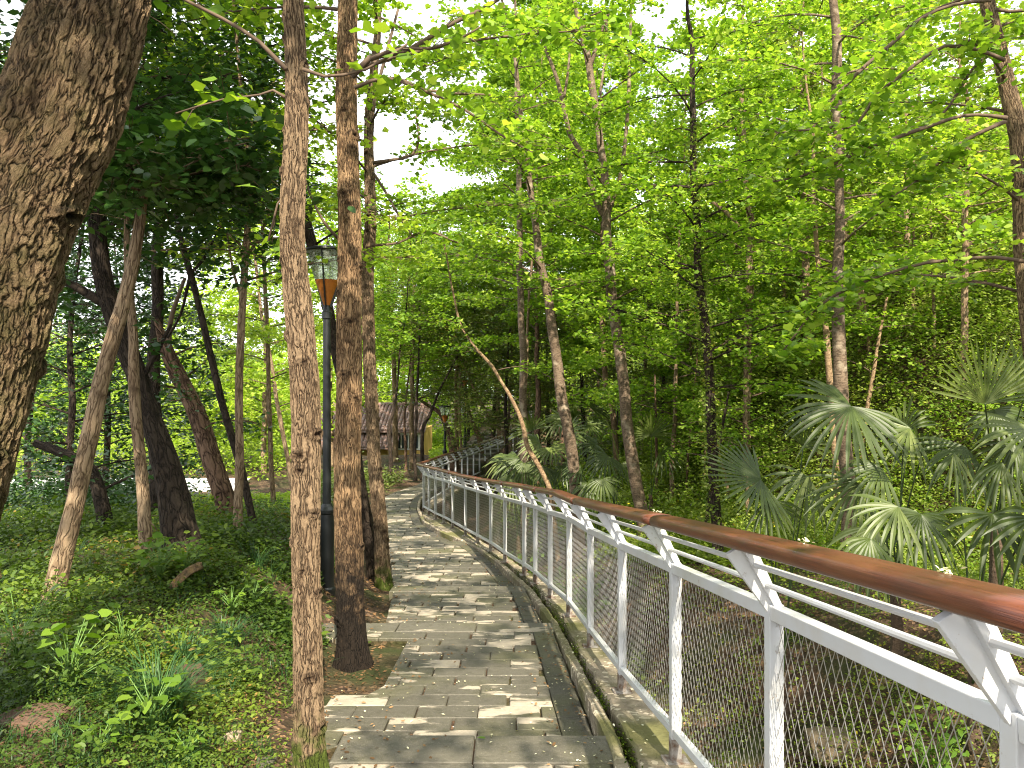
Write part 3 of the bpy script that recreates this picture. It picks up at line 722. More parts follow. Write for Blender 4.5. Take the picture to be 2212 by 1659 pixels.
# left bank
tree('mottled_tree', 'crooked mottled brown trunk leaning right, its foot in low herbs at the far left', 'tree',
     [(108,1312,44),(132,1200,40),(170,1044,38),(198,940,37),(222,830,34),(245,740,32),(282,590,28),(308,450,20),(322,330,9)], None, 'bark_mid', 'leaf_evergreen',
     height=4, extend=False, h0=2.6, nb=20, bl=.95, dens=1.6, size=.085, tmpl=OVAL, flat=.14, tuft=4, nr=20, group=G)
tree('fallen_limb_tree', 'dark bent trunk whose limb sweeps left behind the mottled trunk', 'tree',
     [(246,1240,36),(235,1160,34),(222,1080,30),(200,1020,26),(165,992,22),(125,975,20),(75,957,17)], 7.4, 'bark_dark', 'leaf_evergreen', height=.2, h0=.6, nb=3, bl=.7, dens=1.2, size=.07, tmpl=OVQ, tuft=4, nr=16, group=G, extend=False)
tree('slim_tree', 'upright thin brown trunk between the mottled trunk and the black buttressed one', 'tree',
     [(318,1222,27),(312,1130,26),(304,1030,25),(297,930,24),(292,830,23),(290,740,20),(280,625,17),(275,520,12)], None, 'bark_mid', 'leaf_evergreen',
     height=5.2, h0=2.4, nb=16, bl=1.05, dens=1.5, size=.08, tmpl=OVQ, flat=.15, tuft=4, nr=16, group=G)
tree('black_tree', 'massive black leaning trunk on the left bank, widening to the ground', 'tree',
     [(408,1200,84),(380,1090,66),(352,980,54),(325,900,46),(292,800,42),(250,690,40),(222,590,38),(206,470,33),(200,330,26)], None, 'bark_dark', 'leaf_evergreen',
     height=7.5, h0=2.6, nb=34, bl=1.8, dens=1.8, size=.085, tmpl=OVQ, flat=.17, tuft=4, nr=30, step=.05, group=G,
     limbs=[([(235,660,24),(200,640,20),(165,620,18),(120,600,10)],80),([(300,830,14),(340,760,10),(370,700,6)],30)])
tree('broken_tree', 'thick old reddish trunk with torn bark, snapped low, beside the pale road', 'tree',
     [(498,1125,46),(478,1050,43),(455,975,40),(428,905,38),(400,850,36),(368,790,33),(345,735,22),(330,690,10)], None, 'bark_red', 'leaf_evergreen',
     height=.5, h0=1.0, nb=7, bl=.9, dens=1.2, size=.07, tmpl=OVQ, flat=.13, tuft=4, nr=26, step=.05, group=G, extend=False,
     limbs=[([(455,1050,6),(480,1080,6),(500,1092,5),(508,1098,3)],0),([(372,800,14),(365,740,12),(372,680,10),(400,600,7)],0)])
tree('slender_tree', 'slender dark trunk leaning left, crossing the upright one near the pale road', 'tree',
     [(555,1152,17),(537,1080,17),(515,990,17),(490,905,16),(470,830,16),(435,675,14),(410,585,13),(385,500,11),(370,420,8)], None, 'bark_dark', 'leaf_canopy',
     height=7, h0=2.6, nb=16, bl=1.6, dens=.75, size=.06, nr=12, group=G, limbs=[([(412,590,8),(440,560,6),(470,500,4)],20),([(410,600,8),(390,680,6),(362,730,5)],0)])
tree('young_ginkgo', 'upright thin brown ginkgo with thin ascending limbs, in the middle of the left bank', 'tree',
     [(514,1158,21),(516,1080,19),(518,980,18),(517,830,17),(524,675,16),(530,560,15),(535,400,13),(528,250,10),(520,165,7)], None, 'bark_mid', 'leaf_lime',
     height=7.5, h0=2.3, nb=22, bl=1.7, dens=.95, size=.058, nr=12, group=G, limbs=[([(527,655,8),(505,590,6),(490,500,4)],30),([(530,560,8),(560,510,6),(600,420,5),(612,400,3)],40),([(532,545,7),(500,510,5),(455,470,3)],40),([(531,530,6),(570,520,5),(610,512,4)],15)])
tree('young_ginkgo', 'thin straight reddish ginkgo just left of the tan trunk, seen far back on the bank', 'tree',
     [(590,1092,11),(586,1000,11),(582,880,10),(578,750,9),(570,550,8),(566,420,7)], None, 'bark_mid', 'leaf_lime', height=7.5, h0=2.0, nb=22, bl=1.8, dens=1.0, size=.066, nr=8, group=G)
tree('young_ginkgo', 'thin ginkgo bending left beside the straight reddish one, touching the tan trunk in view', 'tree',
     [(633,1066,11),(622,1000,10),(610,930,10),(598,870,9),(588,800,8),(560,640,7),(545,500,5)], None, 'bark_mid', 'leaf_lime', height=7, h0=2.0, nb=18, bl=1.7, dens=1.0, size=.066, nr=8, group=G)
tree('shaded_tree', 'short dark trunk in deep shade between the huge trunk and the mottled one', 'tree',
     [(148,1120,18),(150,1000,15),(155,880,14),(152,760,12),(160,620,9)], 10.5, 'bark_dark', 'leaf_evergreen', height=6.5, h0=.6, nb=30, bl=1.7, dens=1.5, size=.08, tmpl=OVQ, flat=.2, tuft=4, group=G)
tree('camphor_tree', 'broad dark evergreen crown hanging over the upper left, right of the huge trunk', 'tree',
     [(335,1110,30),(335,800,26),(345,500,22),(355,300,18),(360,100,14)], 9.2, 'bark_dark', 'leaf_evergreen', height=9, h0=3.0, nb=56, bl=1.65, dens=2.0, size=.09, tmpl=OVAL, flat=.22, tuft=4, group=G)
# right of the railing
tree('smooth_tree', 'straight pale brown trunk just beyond the slanting sapling, right of the bend', 'tree',
     [(1134,1010,18),(1134,930,17),(1131,830,16),(1127,700,15),(1123,560,13),(1120,420,12),(1118,300,10),(1114,100,7),(1112,0,5)], 16.0, 'bark_smooth', 'leaf_ginkgo',
     height=12.5, h0=4.6, nb=26, bl=2.3, dens=.62, size=.075, nr=12, group=GR)
tree('smooth_tree', 'brown trunk leaning left among the small palms, its foot hidden by the handrail', 'tree',
     [(1246,1090,27),(1238,1000,25),(1225,920,24),(1210,820,23),(1195,720,21),(1180,630,19),(1166,560,17),(1152,460,15),(1140,350,12),(1124,250,9),(1110,120,7)], 12.8, 'bark_smooth', 'leaf_ginkgo',
     height=10.5, h0=4.2, nb=26, bl=2.0, dens=.75, size=.068, nr=14, group=GR)
tree('forked_tree', 'dark tall trunk forking high into several limbs, in the centre right of the picture', 'tree',
     [(1388,1125,29),(1378,1050,27),(1365,960,26),(1354,880,25),(1342,780,24),(1325,650,23),(1314,540,21),(1309,460,19),(1303,370,17),(1292,280,15),(1281,200,15),(1270,125,16),(1250,60,11),(1240,0,9),(1232,-80,7)], 12.6, 'bark_smooth', 'leaf_ginkgo',
     height=11, h0=4.0, nb=28, bl=2.2, dens=.66, size=.068, nr=16, group=GR,
     limbs=[([(1309,470,15),(1290,440,13),(1268,370,12),(1250,320,11),(1231,290,11),(1217,230,10),(1203,170,9),(1180,110,7),(1160,60,5)],90),([(1217,215,7),(1225,170,6),(1232,100,5),(1236,40,4)],20),
            ([(1310,470,11),(1325,430,9),(1342,370,9),(1352,290,8),(1358,200,8),(1361,100,7),(1364,-30,6)],40),([(1275,145,10),(1288,100,9),(1302,60,8),(1320,10,7),(1335,-50,6)],30),([(1303,235,7),(1297,200,6),(1308,120,6),(1310,40,5)],20)])
tree('slanting_sapling', 'pale thin slanting trunk that bends over the handrail at the bend', 'tree',
     [(1192,1080,11),(1172,1022,11),(1150,984,11),(1138,962,11),(1130,925,10),(1119,893,9),(1098,851,8),(1084,828,7),(1061,790,7),(1032,757,6),(1006,722,5),(990,690,5),(976,620,4),(966,560,4),(950,500,3)], 13.2, 'bark_pale', 'leaf_ginkgo',
     height=4.6, h0=3.2, nb=7, bl=1.1, dens=.6, size=.06, nr=9, group=GR, flare=(.1,.2), extend=False)
tree('rough_tree', 'pale rough trunk between the leaning brown one and the tall forked one, farther back', 'tree',
     [(1330,1000,13),(1326,930,13),(1320,880,13),(1309,830,12),(1303,740,11),(1299,650,10),(1303,550,9),(1300,400,7)], 18, 'bark_ginkgo', 'leaf_ginkgo',
     height=10.5, h0=2.6, nb=32, bl=2.4, dens=.62, size=.085, nr=8, group=GR)
tree('rough_tree', 'thin reddish trunk standing behind the leaning brown one', 'tree', [(1216,1000,10),(1210,900,10),(1204,800,9),(1199,700,8),(1197,560,7)], 20, 'bark_red', 'leaf_ginkgo', height=11, h0=2.6, nb=30, bl=2.6, dens=.5, size=.095, nr=8, group=GR)
tree('rough_tree', 'thin upright rough trunk halfway between the straight pale one and the leaning brown one', 'tree', [(1160,960,13),(1162,880,12),(1161,800,10),(1159,625,9)], 21, 'bark_red', 'leaf_canopy', height=12, h0=4, nb=30, bl=2.6, dens=.5, size=.095, nr=8, group=GR)
tree('vine_clad_tree', 'dark trunk wrapped in climbing leaves, left of the big fan palms', 'tree',
     [(1548,1130,23),(1543,1000,22),(1537,900,21),(1530,800,20),(1517,680,19),(1508,560,17),(1503,450,16),(1499,350,15),(1498,250,13),(1492,100,10)], 10.6, 'bark_dark', 'leaf_ginkgo',
     height=8.6, h0=2.2, nb=34, bl=2.2, dens=.8, size=.064, nr=14, group=GR, limbs=[([(1503,405,8),(1550,395,6),(1600,385,5),(1620,375,3)],60),([(1500,405,7),(1460,402,6),(1400,400,5),(1340,398,3)],60),([(1508,580,6),(1450,578,4),(1400,575,3)],40)])
tree('hillside_tree', 'dark slightly curved trunk with an ochre scar, right of the vine-clad one', 'tree',
     [(1612,940,17),(1614,830,17),(1616,700,16),(1620,580,15),(1624,490,15),(1614,420,13),(1606,300,11),(1600,150,9)], 14.5, 'bark_mid', 'leaf_ginkgo', height=10, h0=1.8, nb=36, bl=2.3, dens=.75, size=.075, nr=10, group=GR,
     limbs=[([(1615,520,10),(1580,470,9),(1545,440,7),(1530,435,4)],30)])
tree('hillside_tree', 'thick pale grey upright trunk rising straight out of the left big palm fan', 'tree',
     [(1836,1250,32),(1832,1120,31),(1828,1000,30),(1820,830,30),(1813,680,27),(1810,560,23),(1816,430,18),(1812,300,20),(1806,150,21),(1802,50,18),(1798,-60,16)], 9.6, 'bark_smooth', 'leaf_ginkgo', height=8, h0=3.6, nb=22, bl=2.1, dens=.7, size=.062, nr=16, group=GR)
tree('hillside_tree', 'thin mossy yellowish trunk close on the left of the thick pale grey one', 'tree',
     [(1803,980,15),(1798,900,15),(1790,800,14),(1778,650,12),(1764,520,10),(1758,400,8)], 12.2, 'bark_pale', 'leaf_ginkgo', height=8.5, h0=2.6, nb=26, bl=2.0, dens=.75, size=.068, nr=10, group=GR)
tree('hillside_tree', 'dark trunk leaning left high on the slope above the palm, right of the grey trunk', 'tree',
     [(1890,755,20),(1878,720,19),(1862,665,17),(1848,610,15),(1835,545,12),(1822,470,9),(1812,400,7)], 14.5, 'bark_mid', 'leaf_shrub', height=8, h0=1.6, nb=20, bl=1.9, dens=.8, size=.07, nr=10, group=GR)
tree('hillside_tree', 'dark forked trunk high in the leaves at the top between centre and right edge', 'tree',
     [(1745,760,18),(1742,600,17),(1738,420,15),(1732,250,14),(1722,130,13),(1706,80,12),(1690,30,9),(1680,-40,7)], 15.5, 'bark_mid', 'leaf_ginkgo', height=12, h0=2.4, nb=34, bl=2.3, dens=.7, size=.08, nr=10, group=GR, limbs=[([(1720,110,9),(1728,70,8),(1735,30,6)],10)])
tree('rugged_tree', 'rugged ginkgo trunk at the upper right edge whose long limbs sweep down to the left', 'tree',
     [(2262,1150,48),(2245,900,46),(2232,700,43),(2218,560,41),(2206,440,39),(2198,330,37),(2190,230,35),(2172,130,31),(2150,60,29),(2132,0,28),(2120,-80,26)], 6.6, 'bark_ginkgo', 'leaf_ginkgo',
     height=6.5, h0=2.2, nb=13, bl=1.8, dens=.85, size=.062, nr=40, step=.03, group=GR,
     limbs=[([(2140,0,9),(2060,10,7),(1990,40,7),(1920,100,9),(1850,160,8),(1790,230,7),(1740,300,6),(1700,370,4)],330,6.2),
            ([(2170,130,9),(2120,110,8),(2040,100,8),(1950,160,8),(1890,210,7),(1850,270,6),(1800,275,5),(1650,290,4)],330,6.0),
            ([(2175,255,10),(2140,250,8),(2080,250,7),(2000,275,9),(1930,300,8),(1850,330,7),(1790,360,6),(1710,385,5),(1650,395,3)],420,6.0),
            ([(2172,262,10),(2110,290,8),(2060,320,7),(2010,370,6),(1960,405,5),(1900,440,4)],300,6.2),
            ([(2150,110,8),(2100,150,7),(2050,230,6),(1990,290,5)],160,6.4),
            ([(2240,570,9),(2150,556,8),(2080,560,7),(2000,568,7),(1920,590,6),(1840,620,6),(1770,660,5),(1720,720,4),(1690,760,3)],420,5.8),
            ([(2150,20,9),(2180,25,7),(2230,20,8)],30,6.4)])
# beyond the bend
def far(label, pts, d, mat='bark_red', leaf='leaf_osmanthus', name='far_tree', **k):
    kw = dict(height=8, h0=1.8, nb=30, bl=2.4, dens=.55, size=.10, nr=7, group=GC, flat=.2, tuft=4, tmpl=OVQ); kw.update(k)
    return tree(name, label, 'tree', pts, d, mat, leaf, **kw)
far('dark curving trunk in front of the tiled roof, leftmost of those by the house', [(842,990,9),(841,926,9),(850,891,7),(856,850,5)], 24, 'bark_dark', 'leaf_canopy', dens=.35, h0=3.4, tmpl=FANQ, flat=.08)
far('thin reddish trunk in front of the house window', [(876,984,6),(874,926,5),(878,850,4)], 27, h0=3.8)
far('thin straight trunk rising from the dark hedge, right of the house window', [(897,1030,8),(897,960,7),(901,844,6),(903,780,5)], 24.5, 'bark_dark', 'leaf_canopy', dens=.5, h0=3.6, tmpl=FANQ, flat=.08)
far('dark trunk bending right at the corner of the yellow house', [(913,988,9),(914,926,8),(928,895,7),(947,850,5),(968,808,4)], 25, 'bark_dark', h0=3.6)
far('thick reddish trunk curving left, just right of the far lamp', [(979,980,20),(972,945,16),(963,919,13),(949,891,10),(923,875,7),(905,862,5)], 27, h0=3.0, extend=False, height=3, nb=8)
far('straight orange-brown trunk between the far lamp and the lamp with the white box', [(987,978,9),(985,900,8),(984,840,7),(986,760,6)], 27.5, 'bark_pale', 'leaf_canopy', dens=.5, tmpl=FANQ, h0=2.5)
far('thin orange-brown trunk just left of the lamp with the white box', [(996,978,6),(995,920,5),(993,860,4)], 28.5, 'bark_pale', h0=3)
far('reddish leaning trunk on the slope right of the lamp with the white box', [(1040,965,14),(1034,940,12),(1020,910,9),(1012,880,7)], 30, h0=2.0)
far('bare brown trunk leaning left over the far handrail', [(1092,948,9),(1078,928,8),(1062,908,7),(1040,870,5),(1020,830,4)], 26, 'bark_mid', dens=.35, h0=2.5)
far('dense dark bush-like tree at the top of the far handrail', [(1094,990,10),(1095,950,9),(1092,900,8),(1094,850,7)], 23.5, 'bark_dark', h0=1.6, nb=44, bl=2.0, dens=.95, height=6.5)
far('dark trunk behind the dense bush-like tree', [(1062,955,12),(1066,910,11),(1070,860,9)], 33, 'bark_dark', h0=2, nb=34, dens=.8)
far('second dark rounded tree closing the view above the far handrail', [(1010,950,8),(1012,900,8),(1008,850,7)], 35, 'bark_dark', h0=2, nb=40, bl=3, dens=.7, height=9, size=.13)
far('small dark evergreen behind the straight pale brown trunk', [(1185,960,9),(1183,900,8)], 24, 'bark_dark', h0=1.4, nb=38, bl=2.3, dens=.8, height=6.5)
far('dark evergreen filling the shade behind the leaning brown trunk', [(1262,930,9),(1260,880,8)], 22, 'bark_dark', h0=1.2, nb=38, bl=2.2, dens=.85, height=6)
far('dark evergreen filling the shade left of the vine-clad trunk', [(1430,900,9),(1432,860,8)], 19, 'bark_dark', h0=1.0, nb=34, bl=2.0, dens=.9, height=5.2, size=.09)
far('rounded yellow-green tree against the sky, left of the forked tree', [(990,900,10),(985,700,9),(975,600,8)], 42, 'bark_mid', 'leaf_lime', nb=46, bl=4.5, dens=.5, height=13, size=.17, h0=4, tmpl=FANQ)
far('pale green tree rising above the house roof', [(870,930,10),(872,700,9)], 52, 'bark_mid', 'leaf_lime', nb=46, bl=5, dens=.45, height=15, size=.2, h0=3, tmpl=FANQ)
far('yellow-green spreading tree in sunlight behind the crossing trunks on the left', [(450,960,12),(445,800,10)], 30, 'bark_mid', 'leaf_lime', nb=44, bl=4, dens=.5, height=6.6, size=.14, h0=.8, tmpl=FANQ)
far('bright green spreading tree in sunlight left of the tan trunk', [(570,960,12),(575,760,10)], 27, 'bark_mid', 'leaf_lime', nb=44, bl=3.6, dens=.55, height=9.5, size=.13, h0=1.2, tmpl=FANQ)
far('bright tree seen through the gap between the lamp and the damp-footed trunk', [(715,960,12),(712,760,10)], 30, 'bark_mid', 'leaf_ginkgo', nb=44, bl=3.0, dens=.5, height=12, size=.14, h0=4.5, tmpl=FANQ)
far('tall light green tree rising behind the slim reddish ginkgo', [(855,960,12),(850,760,10)], 33, 'bark_mid', 'leaf_ginkgo', nb=44, bl=3.6, dens=.5, height=12, size=.15, h0=4.4, tmpl=FANQ)
far('leafy ginkgo closing the middle distance right of the slim reddish trunk', [(890,900,10),(893,700,9)], 27.5, 'bark_mid', 'leaf_ginkgo', nb=36, bl=2.4, dens=.55, height=8, size=.09, h0=3.8, tmpl=FANQ, flat=.08)
far('leafy ginkgo behind the upper part of the slanting sapling', [(1076,880,9),(1072,700,8)], 33, 'bark_mid', 'leaf_ginkgo', nb=36, bl=2.6, dens=.5, height=8.5, size=.09, h0=3.4, tmpl=FANQ, flat=.08)
for lab, u, d, h, lf in (('tall ginkgo on the slope behind the tall forked tree', 1390, 20, 10.5, 'leaf_ginkgo'), ('ginkgo on the slope between the forked and the vine-clad trunks', 1455, 16, 9, 'leaf_ginkgo'),
                         ('ginkgo crown right above the dark curved trunk', 1580, 18, 8, 'leaf_ginkgo'), ('ginkgo high on the slope behind the yellowish trunk', 1700, 19, 8, 'leaf_lime'),
                         ('ginkgo on the crest of the slope, topmost of the right half', 1620, 24, 9, 'leaf_ginkgo'), ('pale leafy tree on the crest near the upper right corner', 1980, 18, 7, 'leaf_shrub'),
                         ('tree on the crest above the dark leaning trunk', 1840, 21, 8, 'leaf_lime'), ('tall tree behind the top of the forked tree', 1290, 27, 17, 'leaf_canopy'), ('tall airy tree filling the sky above the slanting sapling', 1065, 25, 16, 'leaf_canopy'), ('tall airy tree against the sky, left of centre top', 945, 30, 18.5, 'leaf_canopy'), ('airy treetop over the middle of the picture', 1130, 19, 13, 'leaf_ginkgo'), ('tree closing the top of the centre beside the sky gap', 1190, 30, 19, 'leaf_canopy')):
    X = (u-1106)/F*d; zb = float(H(X, d)); vb = 829.5+(EYE-zb)/d*F
    if u < 1080 and X > railx(d)-2.6: X = float(railx(d))+1.4; u = X/d*F+1106
    tree('slope_tree', lab, 'tree', [(u, vb, 14*14/d), (u-4, vb-90, 12*14/d), (u+3, vb-200, 10*14/d)], d, 'bark_mid', lf, height=h, h0=5.0 if u < 1310 else 1.6, nb=48 if u < 1310 else 40, bl=3.2 if u < 1310 else 2.7, dens=.8 if u < 1310 else .62, size=.0042*d+.01, nr=8, group=GR, tuft=4, flat=.09)
# unseen trees added beside and behind the viewer to shade path and bank
for lab, x, y, h, h0, lf in (('unseen ginkgo added for its shade, right of the path outside the picture', 3.9, 3.2, 8.5, 4.2, 'leaf_ginkgo'), ('unseen ginkgo added for its shade, behind the viewer on the right', 3.2, -1.4, 10, 4.5, 'leaf_ginkgo'),
                         ('unseen ginkgo added for its shade, behind the viewer on the left', -2.9, 0.4, 9, 5.2, 'leaf_canopy')):
    d = max(abs(y), .1)
    e = empty('ginkgo_tree', (x, y, float(H(x, y))), lab, 'tree', 'unseen shade trees added around the viewer'); z0 = float(H(x, y))
    mb = MB(); S = spline([(x, y, z0-.05), (x+.1, y, z0+h*.4), (x-.05, y+.1, z0+h)], .3); mb.tube(S, np.linspace(.12, .02, len(S)), 12); mb.build('trunk', 'bark_mid', e, smooth=True)
    LP = []; lm = MB()
    for b in range(20):
        hb = h0+(h-h0)*b/20; a = b*2.4; L = 2.6*random.uniform(.7, 1.1); p0 = np.array([x, y, z0+hb])
        pp = np.array([p0+np.array([math.cos(a)*L*t, math.sin(a)*L*t, L*(.35*t-.25*t*t)]) for t in np.linspace(0, 1, 7)]); lm.tube(pp, np.linspace(.02, .004, 7), 5)
        LP.append(branch_leaves(pp, int(190*L), .5, .065, .06)[0])
    lm.build('limbs', 'twig', e); leaf_obj('crown', leaves(np.vstack(LP), .07, FANQ), 4, lf, e)

tree('slope_tree', 'leafy ginkgo at the upper right behind the rugged trunk', 'tree', [(2080,800,16),(2085,600,14),(2090,300,11)], 11.5, 'bark_mid', 'leaf_lime', height=6, h0=1.5, nb=34, bl=2.3, dens=.8, size=.065, nr=8, group=GR)
tree('slope_tree', 'leafy ginkgo on the slope above the dark rock', 'tree', [(1965,700,14),(1960,500,12),(1955,200,9)], 15, 'bark_mid', 'leaf_ginkgo', height=7, h0=1.5, nb=34, bl=2.4, dens=.75, size=.075, nr=8, group=GR)
far('dark evergreen filling the shade left of the mottled trunk', [(60,1000,14),(70,800,12),(80,600,10)], 13, 'bark_dark', 'leaf_evergreen', h0=.8, nb=40, bl=2.3, dens=1.1, size=.09, height=7.5)
far('dark evergreen seen between the mottled and the slim trunks', [(230,1000,14),(235,800,12)], 13.5, 'bark_dark', 'leaf_evergreen', h0=1.0, nb=34, bl=1.7, dens=1.0, size=.09, height=5.0)
for i in range(22):
    u = random.uniform(1240, 2150); d = random.uniform(11, 22); X = (u-1106)/F*d; zb = float(H(X, d)); vb = 829.5+(EYE-zb)/d*F; ln = random.uniform(-70, 70); hh = random.uniform(250, 480)*12/d
    if X-railx(d) < 2.2: continue
    w_ = random.uniform(6, 11)*12/d
    tree('slope_sapling', 'thin bare sapling stem among the shrubs of the right slope', 'sapling', [(u, vb, w_), (u+ln*.2, vb-hh*.3, w_*.9), (u+ln*.6, vb-hh*.65, w_*.7), (u+ln, vb-hh, w_*.5)], d, random.choice(['bark_pale', 'bark_mid', 'bark_dark', 'bark_red']), 'leaf_ginkgo', height=1, extend=False, h0=1.2, nb=7, bl=1.0, dens=.5, size=.06, nr=7, group='thin saplings on the right slope')
# climbing leaves on the vine-clad trunk
def along(pts, d, n_, r):
    T = np.array(trunk_pts(pts, d)); T = T[np.argsort(T[:, 2])]
    z = rng.uniform(T[0, 2], T[-1, 2], n_); x = np.interp(z, T[:, 2], T[:, 0]); w = np.interp(z, T[:, 2], T[:, 3])+r*np.abs(rng.normal(0, 1, n_))
    a = rng.uniform(0, 2*np.pi, n_); return np.stack([x+np.cos(a)*w, np.full(n_, d)+np.sin(a)*w, z], 1)
vp = along([(1548,1130,23),(1530,800,20),(1508,560,17),(1499,350,15),(1498,250,13)], 10.6, 2600, .07)
ve = empty('climbing_vine', (float(vp[0, 0]), 10.6, float(H(vp[0, 0], 10.6))), 'leafy vine climbing the dark trunk left of the big fan palms', 'vine')
leaf_obj('foliage', leaves(vp, .06, OVQ, tilt=.9, droop=.6), 4, 'leaf_shrub', ve)

# ------------------------------------------------------------------ undergrowth and far wood (nobody could count them)
def shell(n_, c, r, squash=.8, jit=.16):
    v = rng.normal(0, 1, (n_, 3)); v /= np.linalg.norm(v, axis=1)[:, None]; v[:, 2] = np.abs(v[:, 2])*1.0-.15
    rr = (1-np.abs(rng.normal(0, jit, n_)))
    return c+v*rr[:, None]*np.array([r, r, r*squash])
def polar(n_, u0, u1, d0, d1, p=1.0):
    u = rng.uniform(u0, u1, n_); d = np.exp(rng.uniform(np.log(d0), np.log(d1), n_)) if p == 1 else d0+(d1-d0)*rng.random(n_)**p
    return (u-1106)/F*d, d
# hillside: leafy shrubs
def shrub_mass(name, label, mat, n_c, per, u0, u1, d0, d1, cond, rmul=.045, size_k=.0048, tmpl=OVQ, seedmat=None, smin=.035, sq=.85, zoff=-.05, tilt=.6):
    x, y = polar(n_c*3, u0, u1, d0, d1); k = cond(x, y); x, y = x[k][:n_c], y[k][:n_c]
    z = H(x, y); out = []; sz = []; rn = []
    for i in range(len(x)):
        r = rmul*y[i]*random.uniform(.55, 1.5); r = min(r, 1.9)
        q = shell(per, np.array([x[i], y[i], z[i]+zoff]), r, sq*random.uniform(.7, 1.25))
        q += rng.normal(0, .12*r, q.shape)
        zt = H(q[:, 0], q[:, 1]); q = q[(q[:, 2] > zt-.02) & cond(q[:, 0], q[:, 1])]
        out.append(q); sz.append(np.full(len(q), max(smin, size_k*y[i]))); b = random.random()
        rn.append(np.clip(b*.6+rng.random(len(q))*.4, 0, 1))
    q = np.vstack(out); sz = np.concatenate(sz)
    o = leaf_obj(name, leaves(q, sz, tmpl, tilt=tilt, droop=.25), len(tmpl), mat, rnd=np.concatenate(rn))
    return tag(o, label, kind='stuff')
S_ = lambda x, y: x-railx(y)
hillc = lambda x, y: S_(x, y) > 3.6+.25*np.sin(y)
shrub_mass('hillside_undergrowth', 'tangled green shrubs covering the steep right hillside', 'leaf_shrub', 1500, 130, 1180, 2350, 7, 42, hillc, rmul=.05)
shrub_mass('hillside_bushes', 'brighter leafy bushes mixed into the right hillside', 'leaf_ginkgo', 620, 110, 1150, 2350, 8, 40, hillc, tmpl=FANQ)
shrub_mass('mid_undergrowth', 'light green bushes under the trees in the middle distance', 'leaf_shrub', 380, 110, 1100, 1900, 11, 34, lambda x, y: (S_(x, y) > 1.6+.03*y), rmul=.058)
shrub_mass('strip_bushes', 'low sunlit bushes just beyond the gully', 'leaf_herb', 260, 150, 1180, 1900, 10, 22, lambda x, y: (S_(x, y) > 1.9) & (S_(x, y) < 6), rmul=.028, size_k=.005, tmpl=FANQ)
shrub_mass('slope_bushes', 'large rounded leafy bushes on the slope behind the palms', 'leaf_shrub', 130, 260, 1480, 2350, 9.5, 17, lambda x, y: (S_(x, y) > 4.4), rmul=.062, sq=1.1)
shrub_mass('slope_light_bushes', 'yellow-green bushes among the big slope bushes', 'leaf_herb', 70, 240, 1480, 2350, 9.5, 18, lambda x, y: (S_(x, y) > 4.4), rmul=.05, sq=1.0)
shrub_mass('dark_undergrowth', 'dark evergreen undergrowth at the foot of the right hillside and behind the bend', 'leaf_osmanthus', 240, 110, 1090, 2000, 12, 40, lambda x, y: (S_(x, y) > 1.3+.05*y))
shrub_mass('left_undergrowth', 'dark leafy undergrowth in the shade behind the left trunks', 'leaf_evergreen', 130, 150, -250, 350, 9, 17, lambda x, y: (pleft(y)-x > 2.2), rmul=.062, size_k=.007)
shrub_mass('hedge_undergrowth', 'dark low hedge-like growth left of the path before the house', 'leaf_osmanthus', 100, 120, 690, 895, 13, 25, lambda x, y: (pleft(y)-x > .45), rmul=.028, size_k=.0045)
shrub_mass('meadow_undergrowth', 'bright low growth lit by the sun behind the left trunks', 'leaf_lime', 700, 70, -200, 700, 8.5, 17.0, lambda x, y: (pleft(y)-x > 1.5), rmul=.012, size_k=.0045, sq=.6, zoff=0)
shrub_mass('far_lawn', 'sunlit light green slope beyond the house and lamps', 'leaf_lime', 520, 60, 640, 1060, 27, 60, lambda x, y: (pleft(np.minimum(y, 34))-x > .8) & ((x/y*F+1106 > 930) | (y > 43)), rmul=.014, size_k=.004, sq=.6, zoff=0)
# low herbs right of the railing
def cover(name, label, mat, n_, u0, u1, d0, d1, cond, size_k=.0048, smin=.022, hmax=.12, tmpl=OVQ, clump=1.0, smax=.09, tilt=.5, hn=2.4):
    x, y = polar(n_, u0, u1, d0, d1); k = cond(x, y) & (rng.random(len(x)) < np.clip(.55+clump*vnoise(x, y, 1.9, 5)+.5*clump*vnoise(x, y, 5.3, 8), .04, 1))
    x, y = x[k], y[k]; z = H(x, y)+rng.random(len(x))**1.5*hmax*(1+.9*vnoise(x, y, hn, 4))
    q = np.stack([x, y, z], 1); sz = np.clip(size_k*y, smin, smax)
    rn = np.clip(.5+.45*vnoise(x, y, 1.3, 9)+rng.normal(0, .18, len(x)), 0, 1)
    o = leaf_obj(name, leaves(q, sz, tmpl, tilt=tilt), len(tmpl), mat, rnd=rn); return tag(o, label, kind='stuff')
cover('ground_cover', 'bright yellow-green herbs on the level ground right of the railing', 'leaf_herb', 90000, 1080, 2350, 5, 24, lambda x, y: (S_(x, y) > 1.5) & (S_(x, y) < 6.5), hmax=.32, clump=.7)
cover('gully_plants', 'sparse plants on the dark soil of the gully under the railing', 'leaf_shrub', 48000, 1090, 2600, 2.2, 16, lambda x, y: (S_(x, y) > .3) & (S_(x, y) < 2.6), size_k=.006, smin=.03, hmax=.22, clump=1.5, hn=3)
bankc = lambda x, y: (pleft(y)-x > np.where((y > 5.0) & (y < 8.6), .62, .16))
cover('bank_herbs', 'low small-leaved herbs carpeting the left bank', 'leaf_bank', 190000, -250, 760, 2.6, 11, bankc, size_k=.0055, smin=.016, smax=.045, hmax=.14, clump=.55, hn=3)
cover('bank_dark_herbs', 'darker low leaves mixed through the left bank', 'leaf_osmanthus', 70000, -250, 760, 2.6, 11, bankc, size_k=.006, smin=.02, smax=.05, hmax=.07, clump=1.4, hn=2)
